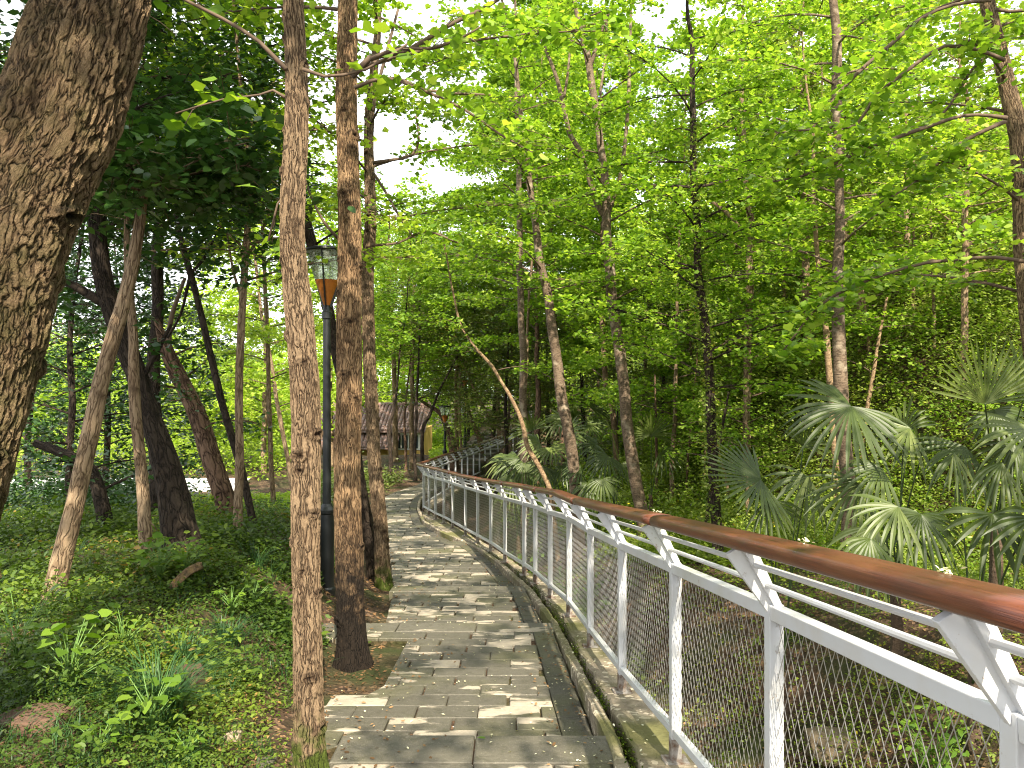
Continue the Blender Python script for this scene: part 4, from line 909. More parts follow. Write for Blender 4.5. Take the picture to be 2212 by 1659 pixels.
cover('bank_weeds', 'taller loose-leaved weeds rising from the left bank', 'leaf_bank', 20000, -250, 740, 2.8, 9, bankc, size_k=.010, smin=.035, smax=.06, hmax=.24, clump=2.6, hn=4, tmpl=OVAL)
cover('mound_herbs', 'sparser herbs on the steep cut of the bank beside the tan trunk', 'leaf_bank', 16000, 360, 640, 4.0, 7.0, lambda x, y: (pleft(y)-x > .35), size_k=.0055, smin=.016, hmax=.10, clump=.45, hn=3)
cover('bank_litter', 'fallen brown leaves on the left bank soil', 'litter', 30000, -250, 830, 2.6, 12, lambda x, y: (pleft(y)-x > .02), size_k=.005, smin=.016, smax=.05, hmax=.012, clump=.3, tilt=.35)
cover('gully_litter', 'fallen brown leaves in the gully', 'litter', 14000, 1100, 2600, 2.2, 14, lambda x, y: (S_(x, y) > .14) & (S_(x, y) < 4), size_k=.006, smin=.02, hmax=.012, clump=.3, tilt=.35)
cover('yellow_flowers', 'tiny yellow flowers scattered in the herbs right of the railing', 'flower_yellow', 420, 1200, 2300, 7, 16, lambda x, y: (S_(x, y) > 1.8) & (S_(x, y) < 6), size_k=.0025, smin=.018, hmax=.4, clump=1.0)
cover('slope_cover', 'small-leaved creepers and herbs covering the soil of the right slope', 'leaf_shrub', 80000, 1150, 2350, 8, 40, lambda x, y: (S_(x, y) > 3.5), hmax=.45, clump=.4, smax=.16, tilt=.8, size_k=.0055)
# moss in the gutter and on stones
q = []
for i in range(9000):
    y = 2.2+ (random.random()**1.6)*13; x0 = float(pright(y))+.075; x1 = max(float(max(railx(y)-.25, pright(y)+.12)), x0+.03)
    if mnoise.noise(Vector((y*2.5, 0, 0)))+.25 < random.random()*.7: continue
    q.append((random.uniform(x0-.01, x1+.012), y, float(footz(y))-random.random()*.09+.004))
tag(leaf_obj('moss', leaves(np.array(q), .016, OVQ, tilt=.9), 4, 'moss'), 'green moss growing in the gutter beside the path', kind='stuff')
# fallen petals on the paving
q = []
for i in range(620):
    y = 3.0+random.random()**1.5*9; x = random.uniform(float(pleft(y)), float(railx(y))); zz_ = float(pathz(y))+.010 if x < float(pright(y)) else (float(footz(y))+.012 if x > float(railx(y)-.22) else -9)
    if zz_ > -8: q.append((x, y, zz_))
tag(leaf_obj('fallen_petals', leaves(np.array(q), .018, OVQ, tilt=.2, droop=0), 4, 'petal'), 'small cream petals scattered over the paving and concrete', kind='stuff')
q = []
for i in range(900):
    y = 2.6+random.random()**1.4*12; e_ = random.random()**2.2*.5; x = float(pleft(y))+.03+e_ if random.random() < .6 else float(pright(y))-.02-e_*.6
    q.append((x, y, float(pathz(y))+.010))
tag(leaf_obj('path_litter', leaves(np.array(q), .026, OVAL, tilt=.25, droop=0), 6, 'litter'), 'brown leaf fragments gathered along the path edges', kind='stuff')
# grass
def blades(name, label, mat, cx, n_, hh, wd, spread, kind='stuff', parent=None, cond=None):
    out = []
    for (x, y) in cx:
        for j in range(n_):
            a = random.random()*6.283; r = random.random()*spread; bx, by = x+math.cos(a)*r, y+math.sin(a)*r
            z = float(H(bx, by)); h_ = hh*random.uniform(.5, 1.1); ln = h_*random.uniform(.3, 1.1); aa = a+random.uniform(-1, 1); w = wd*random.uniform(.6, 1.2)
            dx, dy = math.cos(aa), math.sin(aa); sx, sy = -dy*w, dx*w
            pts_ = [(bx+dx*ln*t*t*1.0+dx*ln*.15*t, by+dy*ln*t*t+dy*ln*.15*t, z+h_*(1.35*t-.55*t*t*(1+.4*ln/h_))) for t in (0, .3, .6, .85, 1)]
            ws = (1, .95, .75, .45, .05)
            for i in range(4):
                p, p2 = pts_[i], pts_[i+1]
                out += [(p[0]-sx*ws[i], p[1]-sy*ws[i], p[2]), (p[0]+sx*ws[i], p[1]+sy*ws[i], p[2]), (p2[0]+sx*ws[i+1], p2[1]+sy*ws[i+1], p2[2]), (p2[0]-sx*ws[i+1], p2[1]-sy*ws[i+1], p2[2])]
    V = np.array(out); rn = np.repeat(rng.random(len(V)//16), 4)
    o = leaf_obj(name, V, 4, mat, rnd=rn)
    return tag(o, label, kind=kind)
cs = []
while len(cs) < 900:
    u = random.uniform(-100, 700); d = math.exp(random.uniform(math.log(3), math.log(11))); x = (u-1106)/F*d
    if float(pleft(d))-x > .35: cs.append((x, d))
blades('grass', 'thin dark grass scattered through the herbs of the left bank', 'grass_dark', cs, 7, .16, .0022, .05)
def on_ground(u, v): d = solve(u, v); p = P(u, v, d); return p, d
for (u, v, sp, hh, n_, lab) in ((345,1560,.10,.42,330,'large arching clump of dark grass at the lower left, left of the big reddish clod'), (395,1440,.12,.26,160,'smaller grass clump just above the reddish clod on the left bank'), (495,1390,.10,.24,130,'grass clump on the left bank nearest the tan trunk'),
                          (560,1225,.14,.22,110,'grass clump in front of the lamp foot, left of the tan trunk')):
    p, d = on_ground(u, v); o = blades('grass_clump', lab, 'grass_dark', [(p[0], p[1])], n_, hh, .0032, sp, kind='thing'); tag(o, lab, 'grass clump', 'grass clumps on the left bank')
# broad-leaved weeds
def weed(u, v, hh, n_, size, lab, grp='broad-leaved weeds on the left bank', mat='leaf_weed'):
    size *= .60; n_ = int(n_*2.2)
    p, d = on_ground(u, v); e = empty('weed_plant', tuple(p), lab, 'plant', grp); st = MB(); L_ = []; az = []
    for j in range(n_):
        a = j*2.4+random.uniform(-.3, .3); h_ = hh*(.45+.6*random.random()); r = hh*random.uniform(.15, .55)
        q = p+np.array([math.cos(a)*r, math.sin(a)*r, h_]); st.tube([p-[0, 0, .02], p+np.array([math.cos(a)*r*.25, math.sin(a)*r*.25, h_*.6]), q], [.0035, .0028, .0016], 5); L_.append(q); az.append(a)
    st.build('stem', 'stem_green', e, smooth=True)
    leaf_obj('foliage', leaves(np.array(L_), size, HEART, tilt=.3, droop=.12, az=np.array(az)), 8, mat, e)
for a in ((345,1262,.34,14,.10,'tall pale weed with a flat tier of broad leaves, right of the mottled trunk'), (150,1510,.36,13,.10,'broad-leaved weed with three large leaves near the lower left corner'), (325,1600,.30,9,.115,'bright weed with drooping heart-shaped leaves in front of the reddish clod'),
          (268,1420,.3,7,.06,'thin-stemmed weed between the two grass clumps'), (545,1330,.24,10,.065,'small bright weed close left of the tan trunk'), (400,1250,.25,7,.08,'lone broad-leaved weed behind the rotten log'), (585,1130,.3,9,.09,'pale weed at the foot of the slender crossing trunks'),
          (405,1650,.14,18,.045,'low rosette of small leaves at the bottom edge, left of the pale stone'), (215,1640,.16,9,.07,'low weed at the bottom edge under the large grass clump'), (40,1450,.4,8,.09,'weed at the left edge of the bank'), (500,1335,.2,9,.06,'small weed just left of the bright one by the tan trunk')):
    weed(*a)
# gully plants seen through the wire
def gweed(x, y, hh, n_, size, lab):
    z = float(H(x, y)); e = empty('shrub_plant', (x, y, z), lab, 'plant', 'leafy plants behind the railing'); st = MB(); L_ = []
    for j in range(n_):
        a = j*2.4; r = hh*random.uniform(.15, .6); top = np.array([x+math.cos(a)*r, y+math.sin(a)*r, z+hh*random.uniform(.5, 1)])
        b = np.array([x, y, z-.02]); m_ = (b+top)/2+[0, 0, hh*.12]; st.tube([b, m_, top], [.004, .003, .0015], 4)
        for t in np.linspace(.3, 1, 9): L_.append((b*(1-t)**2+2*m_*t*(1-t)+top*t*t)+rng.normal(0, .03, 3))
    st.build('stem', 'stem_green', e); leaf_obj('foliage', leaves(np.array(L_), size, OVAL, tilt=.5, droop=.3), 6, 'leaf_weed', e)
gweed(.85, 10.2, .95, 26, .085, 'leafy plant pressed against the middle of the wire mesh'); gweed(.2, 12.1, .8, 20, .085, 'leafy plant behind the wire, nearer the bend')
gweed(2.0, 4.6, .75, 22, .06, 'small-leaved shrub low behind the nearest wire panels'); gweed(1.75, 3.0, .7, 18, .055, 'small-leaved plant at the bottom right behind the wire'); gweed(2.9, 5.3, .6, 18, .06, 'bushy plant under the big palm fans')

# sunlit shrubs and small trees between the left trunks and the far wood
shrub_mass('left_back_undergrowth', 'sunlit light green bushes behind the pale road', 'leaf_lime', 300, 150, -350, 860, 25, 60, lambda x, y: (pleft(np.minimum(y, 34))-x > 3.0) & ((x/y*F+1106 < 660) | (y > 46)), rmul=.055, size_k=.0055, sq=1.25)
# far-off wood
out = []; sz = []; rn = []
for i in range(240):
    u = random.uniform(-300, 2500); d = random.uniform(46, 75); x = (u-1106)/F*d
    lim = np.interp(u, [-300, 200, 330, 520, 700, 850, 1000, 1200, 1500, 2500], [560, 600, 760, 690, 620, 520, 470, 560, 300, 300])+random.uniform(0, 170)
    zt = EYE-(lim-829.5)/F*d; z0 = float(H(x, d)); 
    for j in range(3):
        zc = z0+(zt-z0)*random.uniform(.15, .9); r = random.uniform(2.2, 3.6)
        q = shell(420, np.array([x+random.uniform(-2, 2), d+random.uniform(-2, 2), zc-r*.6]), r, .8, .2)+rng.normal(0, .3, (420, 3)); out.append(q); sz.append(np.full(420, random.uniform(.24, .34))); b = random.random(); rn.append(np.clip(b*.6+rng.random(420)*.4, 0, 1))
o = leaf_obj('far_wood', leaves(np.vstack(out), np.concatenate(sz), OVQ, tilt=.7), 4, 'leaf_lime', rnd=np.concatenate(rn)); tag(o, 'yellow-green wood closing the view far behind the house', kind='stuff')

# ------------------------------------------------------------------ fan palms
def frond(e, hub, out_dir, nrm, rad, nseg, spread, droop, base, wseg=None, mat='leaf_palm', fold=.25):
    """a fan leaf: hub point, direction it opens to, face normal, blade length, opening angle (deg)"""
    hub = np.array(hub, float); t = np.array(out_dir, float); t /= np.linalg.norm(t); nr = np.array(nrm, float); nr = nr-t*nr.dot(t); nr /= np.linalg.norm(nr); b = np.cross(nr, t)
    V = []; rn = []
    ww = wseg or rad*2*math.pi*(spread/360)/nseg*.18
    tone = random.random()*.6
    for k in range(nseg):
        a = R(-spread/2+spread*(k+.5)/nseg+random.uniform(-1.5, 1.5)); dr = t*math.cos(a)+b*math.sin(a); dr = dr+nr*.18*math.cos(a*1.0); dr /= np.linalg.norm(dr); sd = np.cross(nr, dr); sd /= np.linalg.norm(sd)
        L = rad*(1-.22*abs(a)/math.pi)*random.uniform(.9, 1.06); rows = []
        dd = droop*random.uniform(.35, 1.25)
        for s_ in np.linspace(0, 1, 8):
            w = ww*(.25+1.5*min(s_/.55, 1)*.5)*(1 if s_ < .6 else max(.04, 1-((s_-.6)/.4)**1.5))
            p = hub+dr*L*s_+np.array([0, 0, -1])*dd*L*s_**2.6*.9
            if s_ > .6: p = p-dr*dd*L*.25*(s_-.6)
            up_ = nr*fold*w
            rows.append((p-sd*w, p-up_*1.0, p+sd*w))
        for i in range(7):
            A, B = rows[i], rows[i+1]
            V += [A[0], A[1], B[1], B[0], A[1], A[2], B[2], B[1]]; 
        rn += [min(1, max(0, tone+random.random()*.4))]*14
    f = leaf_obj('frond', np.array(V), 4, mat, e, rnd=rn)
    st = MB(); base = np.array(base, float); mid = (base+hub)/2+np.array([0, 0, .10*np.linalg.norm(hub-base)])
    S = spline([base, mid, hub], .06); st.tube(S, np.linspace(.009, .005, len(S)), 6); st.build('stalk', 'stem_palm', f, smooth=True)
    return f
def palm(label, bu, d, fronds, grp, trunk_h=None, bz=None):
    x = (bu-1106)/F*d; z = float(H(x, d)); e = empty('fan_palm', (x, d, z), label, 'palm', grp); topz = z+(trunk_h or .5)
    mb = MB(); S = spline([(x, d, z-.05), (x+.02, d+.02, (z+topz)/2), (x, d, topz)], .08); mb.tube(S, np.linspace(.055, .04, len(S)), 12, noise_amp=.3); mb.build('stem', 'fibre', e, smooth=True)
    for (u, v, dd, ou, ov, on, rad, spread, droop, ns) in fronds:
        hub = P(u, v, dd); od = np.array([ou, on, -ov]); od = od/np.linalg.norm(od)
        nrm = np.array([.15*random.uniform(-1, 1)+.1, -.65, .75]) if abs(od[2]) < .8 else np.array([.1, -.95, .3*np.sign(-od[2])+.15])
        frond(e, hub, od, nrm, rad, ns, spread, droop, (x+random.uniform(-.02, .02), d+random.uniform(-.02, .02), topz-random.uniform(0, .12)))
    return e
GP = 'fan palms right of the railing'
# (hub u, v, dist, open-dir right, down, away, blade length, spread, droop, segments)
palm('large fan palm with a wide fan arching in front of the grey trunk', 1935, 6.4, [
    (1838,878,6.2, -.6,.55,-.3, .62, 250, .35, 26), (1965,925,6.1, -.8,.35,-.2, .46, 150, .30, 14), (1952,935,6.3, .1,-.9,.2, .42, 130, .45, 12), (1855,1045,6.0, -1,.45,-.2, .50, 150, .75, 16),
    (1905,1012,5.9, -.85,.35,-.2,.44,150,.6,14), (1990,985,6.2,-.1,-.8,.1,.36,150,.5,12), (1885,1140,5.7,-.55,.8,-.3,.40,130,.7,12)], GP, trunk_h=.75)
palm('fan palm with the tall upright fan at the right edge', 2150, 6.2, [
    (2128,872,5.2, .05,-1,.05, .50, 165, .04, 24), (2150,885,5.8, .3,.9,-.3,.38,200,.4,16), (2215,850,5.6,-.3,-.8,.1,.5,120,.25,14), (2085,965,5.7,-.7,.5,-.2,.40,150,.65,13), (2190,960,5.6,-.3,.8,-.2,.42,170,.6,15), (2235,930,5.4,-.8,.2,-.2,.55,140,.45,15)], GP, trunk_h=1.0)
palm('low fan palm with pale grey-green downward fans just above the handrail', 2105, 5.3, [
    (2145,1112,4.8, .05,.9,-.35, .40, 230, .30, 13), (1990,1112,4.9, -.1,.75,-.35,.36,235,.65,18), (2165,1000,5.2, -.5,.8,-.3,.36,110,.55,9), (2060,978,5.2, .1,1,-.2,.26,70,.5,5), (1940,1095,4.9,-.8,.5,-.2,.36,150,.6,12), (2230,1120,4.6,-.2,.8,-.2,.38,200,.5,12), (1880,1165,4.7,-.4,.7,-.3,.30,160,.8,10)], GP, trunk_h=.55)
palm('dark fan palm opening to the left like a spread hand, left of the grey trunk', 1690, 6.8, [
    (1643,1036,6.3, -1,.02,-.15, .52, 215, .06, 26), (1660,1080,6.2, .3,1,-.2, .34, 150, .4, 12), (1745,1030,6.4,-.7,.45,-.2,.42,160,.75,14), (1735,965,6.6,.3,-.6,.2,.34,160,.4,12)], GP, trunk_h=.55)
GQ = 'small fan palms near the bend'
palm('small pale fan palm at the foot of the tall forked tree, left side', 1330, 14.2, [(1322,940,13.8,-.2,-.3,-.3,.52,270,.35,20),(1312,985,13.6,-.5,.5,-.2,.50,220,.5,16),(1345,1000,13.7,.4,.5,-.2,.45,200,.5,16),(1290,960,13.9,-.8,.1,0,.45,200,.5,14)], GQ, trunk_h=.5)
palm('small bright green fan palm right of the tall forked trunk', 1405, 15, [(1407,940,14.8,.0,-.9,-.1,.58,230,.15,22),(1430,975,14.7,.6,.4,-.2,.5,200,.5,14)], GQ, trunk_h=.6)
palm('small fan palm between the straight pale trunk and the leaning brown one', 1185, 14.4, [(1192,966,14.0,.3,.2,-.3,.55,260,.3,20),(1165,955,14.2,-.6,.1,-.1,.5,200,.4,16),(1215,1005,13.8,.5,.5,-.2,.5,220,.5,16),(1180,1010,13.7,-.3,.8,-.2,.45,200,.6,14),(1150,930,14.3,-.2,-.6,0,.5,180,.3,14),(1225,935,14.2,.4,-.4,0,.5,180,.4,14)], GQ, trunk_h=.6)
palm('drooping small fan palm just outside the bend of the railing', 1118, 14.6, [(1122,992,14.2,-.8,.5,-.2,.60,200,.6,18),(1105,1035,13.9,-.7,.7,-.2,.5,200,.7,16),(1135,1000,14.0,.2,.9,-.2,.55,200,.6,16),(1095,990,14.4,-.8,.3,0,.5,160,.6,14)], GQ, trunk_h=.5)
palm('small fan palm with drooping blades left of the forked trunk foot', 1290, 13.0, [(1270,1045,12.6,-.5,.6,-.2,.40,200,.7,14),(1300,1035,12.5,.1,.9,-.2,.42,220,.7,15),(1255,1010,12.8,-.6,.1,0,.4,180,.5,12)], GQ, trunk_h=.3)
palm('dark small fan palm farther up the slope above the small pale one', 1245, 18.5, [(1240,900,18,-.3,-.3,-.1,.6,260,.4,18),(1270,915,18,.5,.1,-.1,.6,220,.4,16),(1275,880,18.2,.3,-.6,-.1,.6,220,.4,16),(1215,905,18.1,-.6,.2,-.1,.6,220,.5,16)], GQ, trunk_h=.8)

# ------------------------------------------------------------------ lamps
def lamp(u, v, d, htop, label, box=False, sub=''):
    p = P(u, v, d); zg = float(H(p[0], d)); z0 = min(p[2], zg) if abs(p[2]-zg) < .6 else p[2]
    e = empty('street_lamp', (p[0], d, z0), label, 'street lamp', 'black park lamps along the path'); x, y = p[0], d
    ht = htop
    mb = MB(); mb.lathe((x, y, z0-.1), [(.085, 0), (.085, .12), (.072, .14), (.070, .72), (.066, .86), (.082, .875), (.084, .905), (.060, .935), (.046, .965)], 28); mb.build('base', 'black_metal', e, bevel=0)
    mb = MB(); mb.lathe((x, y, z0), [(.042, .85), (.037, ht-.73), (.037, ht-.68)], 20); mb.build('pole', 'black_metal', e, smooth=False)
    mb = MB(); mb.lathe((x, y, z0), [(.037, ht-.72), (.050, ht-.715), (.050, ht-.655), (.040, ht-.645), (.028, ht-.585)], 20); mb.build('collar', 'black_metal', e)
    g = MB(); prof = [(.030, ht-.585), (.075, ht-.45), (.118, ht-.335)]; g.lathe((x, y, z0), prof, 32); g.build('lower_cone', 'orange_cone', e, smooth=False)
    g = MB(); g.lathe((x, y, z0), [(.116, ht-.332), (.205, ht-.055)], 36); g.build('lamp_shade', 'lamp_glass', e, smooth=False)
    mb = MB(); mb.lathe((x, y, z0), [(.215, ht-.058), (.224, ht-.048), (.220, ht-.030), (.150, ht-.012), (.020, ht)], 36); mb.build('cap', 'black_metal', e)
    mb = MB()
    for k in range(3):
        a = -math.pi/2+k*2*math.pi/3; mb.beam((x+.040*math.cos(a), y+.040*math.sin(a), z0+ht-.60), (x+.214*math.cos(a), y+.214*math.sin(a), z0+ht-.052), .024, .012)
    mb.build('bracket', 'black_metal', e)
    if box:
        b = MB(); b.box((x-.10, y-.08, z0+1.95), (.085, 0, 0), (0, .05, 0), (0, 0, .20)); b.build('control_box', 'box_white', e, bevel=.01)
        b = MB(); b.lathe((x-.04, y-.09, z0+1.62), [(.045, 0), (.05, .02), (.05, .08), (.03, .10)], 14); b.build('camera_dome', 'black_metal', e)
    return e
lamp(706, 1275, 7.7, 3.42, 'nearest black lamp with orange lower cone, between the tan and the damp-footed trunks')
lamp(961, 988, 26, 2.35+.0, 'far black lamp post seen past the bend, left of the one with the white box')
lamp(1004.5, 972, 29, 3.3, 'far black lamp post carrying a white box, right of the other far lamp', box=True)

# ------------------------------------------------------------------ house beyond
def house():
    d = 40; x = lambda u, dd=d: (u-1106)/F*dd; z = lambda v, dd=d: EYE-(v-829.5)/F*dd
    e = empty('house', (x(880), d, z(995)), 'low yellow house with mottled clay tile roof beyond the trees', 'house')
    mb = MB(); mb.box(((x(640)+x(912))/2, d+2.5, (z(1010)+z(930))/2), ((x(912)-x(640))/2, 0, 0), (0, 2.5, 0), (0, 0, (z(930)-z(1010))/2)); mb.build('wall', 'house_wall', e)
    mb = MB(); mb.box(((x(858)+x(909))/2, d-.02, (z(933)+z(972))/2), ((x(909)-x(858))/2, 0, 0), (0, .035, 0), (0, 0, (z(933)-z(972))/2)); wf = mb.build('window_band', 'house_white', e)
    for a, b in ((861, 873), (877, 888), (891, 903)):
        mb = MB(); mb.box(((x(a)+x(b))/2, d-.06, (z(940)+z(968))/2), ((x(b)-x(a))/2, 0, 0), (0, .02, 0), (0, 0, (z(940)-z(968))/2)); pw = mb.build('window', 'pane', e)
        m2 = MB(); m2.box(((x(a)+x(b))/2, d-.085, (z(940)+z(968))/2), (.025, 0, 0), (0, .01, 0), (0, 0, (z(940)-z(968))/2)); m2.build('frame', 'house_white', pw)
    # curved tile courses on both roof slopes
    def roof(u0, u1, va, vb, ya, yb, nm):
        mb = MB(); za, zb = z(va, ya), z(vb, yb); n_ = int((x(u1)-x(u0))/.2); rows = 9
        for i in range(n_):
            xa = x(u0)+i*.2
            for r_ in range(rows):
                t0, t1 = r_/rows, (r_+1)/rows+.02
                A = np.array([xa+.1, ya+(yb-ya)*t0, za+(zb-za)*t0+.05]); B = np.array([xa+.1, ya+(yb-ya)*t1, za+(zb-za)*t1+.02])
                w = .085; prof_ = [(-w, 0), (-w*.6, .06), (0, .085), (w*.6, .06), (w, 0)]
                vs = [A+[p_[0], 0, p_[1]] for p_ in prof_]+[B+[p_[0], 0, p_[1]] for p_ in prof_]
                mb.add(vs, [(k, k+1, k+6, k+5) for k in range(4)]+[(0, 4, 3, 2, 1)])
        mb.add([(x(u0)-.05, ya, za), (x(u1)+.05, ya, za), (x(u1)+.05, yb, zb), (x(u0)-.05, yb, zb), (x(u0)-.05, ya, za-.06), (x(u1)+.05, ya, za-.06), (x(u1)+.05, yb, zb-.06), (x(u0)-.05, yb, zb-.06)],
               [(0,1,2,3),(7,6,5,4),(0,4,5,1),(1,5,6,2),(2,6,7,3),(3,7,4,0)])
        return mb.build(nm, 'tile', e)
    roof(640, 862, 968, 925, d-1.1, d+.3, 'porch_roof')
    rf = roof(640, 918, 932, 878, d-.45, d+2.4, 'roof')
    mb = MB(); mb.tube([(x(638), d+2.45, z(878, d+2.4)+.1), (x(920), d+2.45, z(878, d+2.4)+.1)], .12, 8); mb.build('ridge', 'tile', rf)
house()
# pale road on the left
rd = MB(); ys = np.linspace(20.5, 23.6, 12); vs = []
for yy in ys: 
    for xx in (-18, -14, -11, -9, -7.2-(yy-20.5)*.25): vs.append((xx, yy, float(np.max(H(np.array([xx, xx, xx]), np.array([yy-.4, yy, yy+.4]))))+.08))
vs = [(a, b, (-1.13-(b-20.5)*.045) if b > 20.6 else -1.45) for a, b, c in vs]
rd.add(vs, [(i*5+j, i*5+j+1, (i+1)*5+j+1, (i+1)*5+j) for i in range(11) for j in range(4)])
tag(rd.build('road', 'road'), 'pale sunlit road surface beyond the left trunks', kind='structure')

# ------------------------------------------------------------------ stones, log, soil
def rock(name, u, v, size, mat, label, cat='stone', group=None, sq=.7, seed=0, loc=None):
    if loc is None: p, d = on_ground(u, v)
    else: p = np.array([loc[0], loc[1], float(H(loc[0], loc[1]))])
    bm = __import__('bmesh').new(); __import__('bmesh').ops.create_icosphere(bm, subdivisions=4, radius=1)
    for vv in bm.verts:
        c = vv.co.copy(); k = 1+.35*mnoise.noise(c*1.2+Vector((seed, 0, 0)))+.16*mnoise.noise(c*3.1+Vector((0, seed, 0)))+.06*mnoise.noise(c*8)
        q = Vector((max(-.75, min(.75, c.x*k)), max(-.8, min(.8, c.y*k)), max(-.7, min(.62, c.z*k))))
        vv.co = Vector((q.x*size[0]+p[0], q.y*size[1]+p[1], q.z*size[2]+p[2]+size[2]*.3))
    me = bpy.data.meshes.new(name); bm.to_mesh(me); bm.free(); me.polygons.foreach_set('use_smooth', [True]*len(me.polygons))
    return tag(link(name, me, mat), label, cat, group)
rock('soil_clod', 392, 1482, (.15, .12, .10), 'rock', 'big reddish-brown clod on the left bank behind the bright drooping weed', 'clod', seed=3)
rock('soil_clod', 75, 1565, (.18, .14, .06), 'rock', 'flat reddish clod at the lower left corner under the grass', 'clod', seed=5)
rock('stone', 502, 1602, (.055, .04, .05), 'rock_pale', 'small pale pinkish stone standing by the path edge at lower left', seed=8)
rock('stone', 300, 1500, (.035, .03, .03), 'rock_pale', 'pebble beside the large grass clump', seed=12)
for i, (x, y, s_, lab) in enumerate(((2.7, 13.2, .5, 'tan flat boulder right of the tall forked trunk'), (3.5, 13.4, .55, 'tan boulder behind the bright herbs, second from the forked trunk'), (3.1, 12.3, .35, 'low tan rock nearest the forked trunk foot'), (4.3, 12.8, .45, 'reddish boulder left of the vine-clad trunk'),
                                    (2.6, 6.2, .3, 'dark wet rock under the palms in the gully'))):
    rock('boulder', 0, 0, (s_, s_*.7, s_*.5), 'rock_tan', lab, 'boulder', 'boulders right of the railing', seed=20+i, loc=(x, y))
p, d = on_ground(372, 1280); q_, d2 = on_ground(430, 1252)
mb = MB(); a = p+[0, 0, .04]; b = q_+[0, 0, .10]; mb.tube(spline([a, (a+b)/2+[0, 0, .02], b], .01), .032, 14, noise_amp=.5); tag(mb.build('rotten_log', 'rotten_wood', smooth=True), 'short rotten log lying on the left bank', 'log')
# stepping slab at lower left
p = P(530, 1640, 3.62); zz_ = float(pathz(4.0))
sl = MB(); c = [(-1.55, 3.3), (-1.16, 3.33), (-1.16, 3.84), (-1.38, 3.80)]
zs = min(float(H(x_, y_)) for x_, y_ in c)+.03
paver(sl, [(x_, y_, zs) for x_, y_ in c], .3, thick=.12); tag(sl.build('stone_slab', 'paver_step'), 'tilted grey slab left of the path at the bottom of the picture', 'slab')
sl = MB(); c = [(-1.72, 6.6), (-1.25, 6.6), (-1.25, 6.95), (-1.75, 6.95)]
# single green leaf and bits on the path and handrail
def one_leaf(u, v, z, size, mat, label, nm='fallen_leaf', grp='fallen green leaves on the path'):
    d = (EYE-z)/((v-829.5)/F); q = P(u, v, d)+[0, 0, .012]; V = leaves([q], size, OVAL, tilt=.12, droop=-.02, az=np.array([2.9])); tag(leaf_obj(nm, V, 6, mat), label, 'leaf', grp)
one_leaf(1050, 1600, -.17, .055, 'leaf_weed', 'bright green fallen leaf on the nearest step stone')
one_leaf(803, 1390, -.50, .04, 'leaf_weed', 'small green fallen leaf on the paving by the damp-footed trunk')
one_leaf(965, 1070, -1.33, .07, 'leaf_lime', 'yellow fallen leaf on the far paving before the bend')
for i, (y, lab) in enumerate(((1.42, 'crumbled cream petals on the handrail, nearest the right edge'), (2.02, 'flat cream petals on the handrail, second from the right edge'), (3.55, 'small pale petal tuft on the handrail in the middle of the picture'))):
    s_, t_ = side(y); c = rp(y)+s_*(IN-.03)+np.array([0, 0, HM+UP+.022+.030]); q = c+rng.normal(0, .010, (16, 3))*[1, 1, .25]; tag(leaf_obj('petal_tuft', leaves(q, .011, OVAL, tilt=.9), 6, 'petal'), lab, 'petals', 'petals on the handrail')
# bare twigs on the bank
tw = MB()
for a in (((320,1120),(355,1165),(375,1190),(430,1195),(480,1198)), ((395,1130),(340,1115),(300,1110)), ((345,1195),(330,1150),(325,1110))):
    S = spline([P(u, v, 6.9) for u, v in a], .05); tw.tube(S, np.linspace(.006, .002, len(S)), 5)
tag(tw.build('bare_branch', 'twig'), 'thin bare branch crossing in front of the black trunk on the left bank', 'branch')

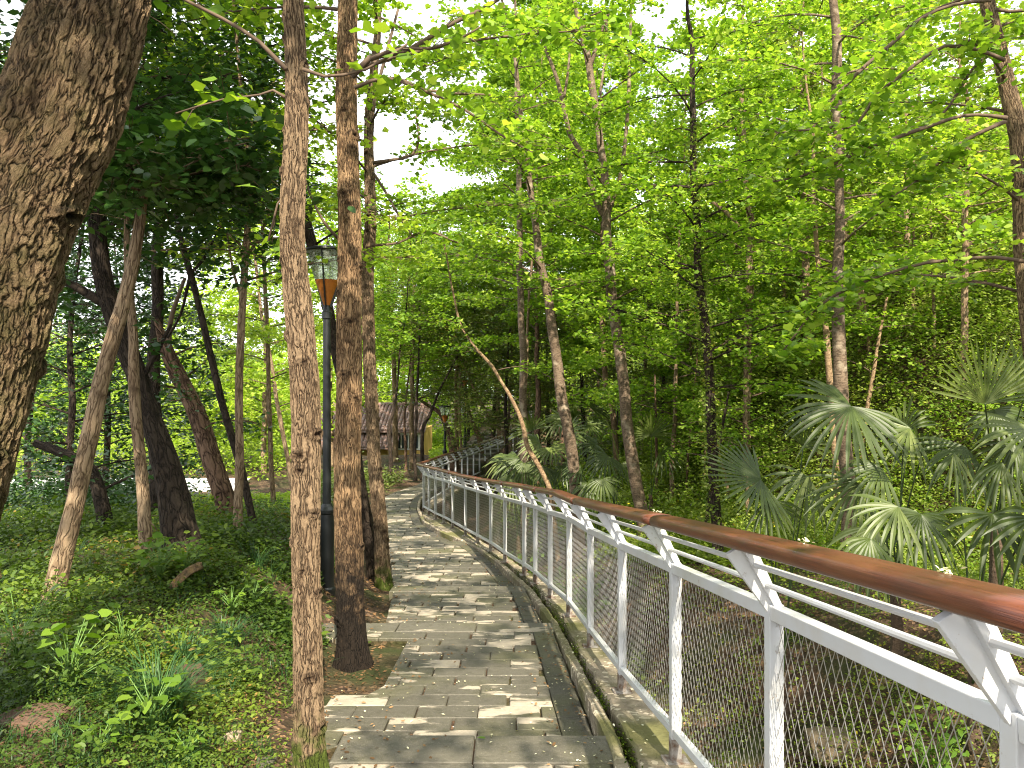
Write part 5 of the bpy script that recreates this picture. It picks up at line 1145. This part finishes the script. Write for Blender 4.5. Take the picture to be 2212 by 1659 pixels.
# ------------------------------------------------------------------ light, sky, camera
w = bpy.data.worlds.new('World'); sc.world = w; w.use_nodes = True; nt = w.node_tree
sun_dir = Vector((.17, -.74, .74)).normalized()          # towards the sun: behind the viewer, to the right, high
elev = math.asin(sun_dir.z); azim = math.atan2(sun_dir.x, sun_dir.y)
sky = nt.nodes.new('ShaderNodeTexSky'); sky.sky_type = 'NISHITA'; sky.sun_disc = False; sky.sun_elevation = elev; sky.sun_rotation = azim
sky.dust_density = 2.5; sky.air_density = 1.0; sky.ozone_density = 1.0
n = N(nt)
tcs = n('ShaderNodeTexCoord'); cmp_ = n('ShaderNodeMapping', {'Vector': tcs.outputs['Generated'], 'Scale': (1, 1, 2.2)})
cl = n('ShaderNodeTexNoise', {'Vector': cmp_.outputs[0], 'Scale': 3.2, 'Detail': 7.0, 'Roughness': .55})
cf = n.math('MULTIPLY', n.math('SUBTRACT', cl.outputs['Fac'], .30, clamp=True), 7.0, clamp=True)
skyc = n.mix(n.math('MULTIPLY', cf, .92), sky.outputs[0], (6.6, 6.75, 6.9))
bg = nt.nodes['Background']; nt.links.new(skyc, bg.inputs[0]); bg.inputs[1].default_value = .15
L = bpy.data.lights.new('sun', 'SUN'); L.energy = 4.7; L.angle = R(.55); L.color = (1, .90, .74)
lo = bpy.data.objects.new('sun', L); COL.objects.link(lo); lo.rotation_euler = (-sun_dir).to_track_quat('-Z', 'Y').to_euler()
cam = bpy.data.cameras.new('camera'); co = bpy.data.objects.new('camera', cam); COL.objects.link(co); sc.camera = co
co.location = (0, 0, EYE); co.rotation_euler = (R(90), 0, 0); cam.sensor_width = 36; cam.lens = 36*F/2212; cam.clip_start = .05; cam.clip_end = 500
sc.view_settings.view_transform = 'Standard'; sc.view_settings.look = 'None'; sc.view_settings.gamma = 1; sc.view_settings.exposure = 1.55
sc.render.engine = 'CYCLES'
cy = sc.cycles; cy.max_bounces = 7; cy.diffuse_bounces = 4; cy.glossy_bounces = 2; cy.transmission_bounces = 4; cy.transparent_max_bounces = 6; cy.caustics_reflective = False; cy.caustics_refractive = False
cy.sample_clamp_indirect = 6; cy.filter_width = 1.1
for t in TREES: print('TREE d=%.1f x=%.2f z0=%.2f r=%.3f leaves=%d %s' % (t[1], t[2], t[3], t[4], t[5], t[0][:50]))
print('total leaves', sum(t[5] for t in TREES))
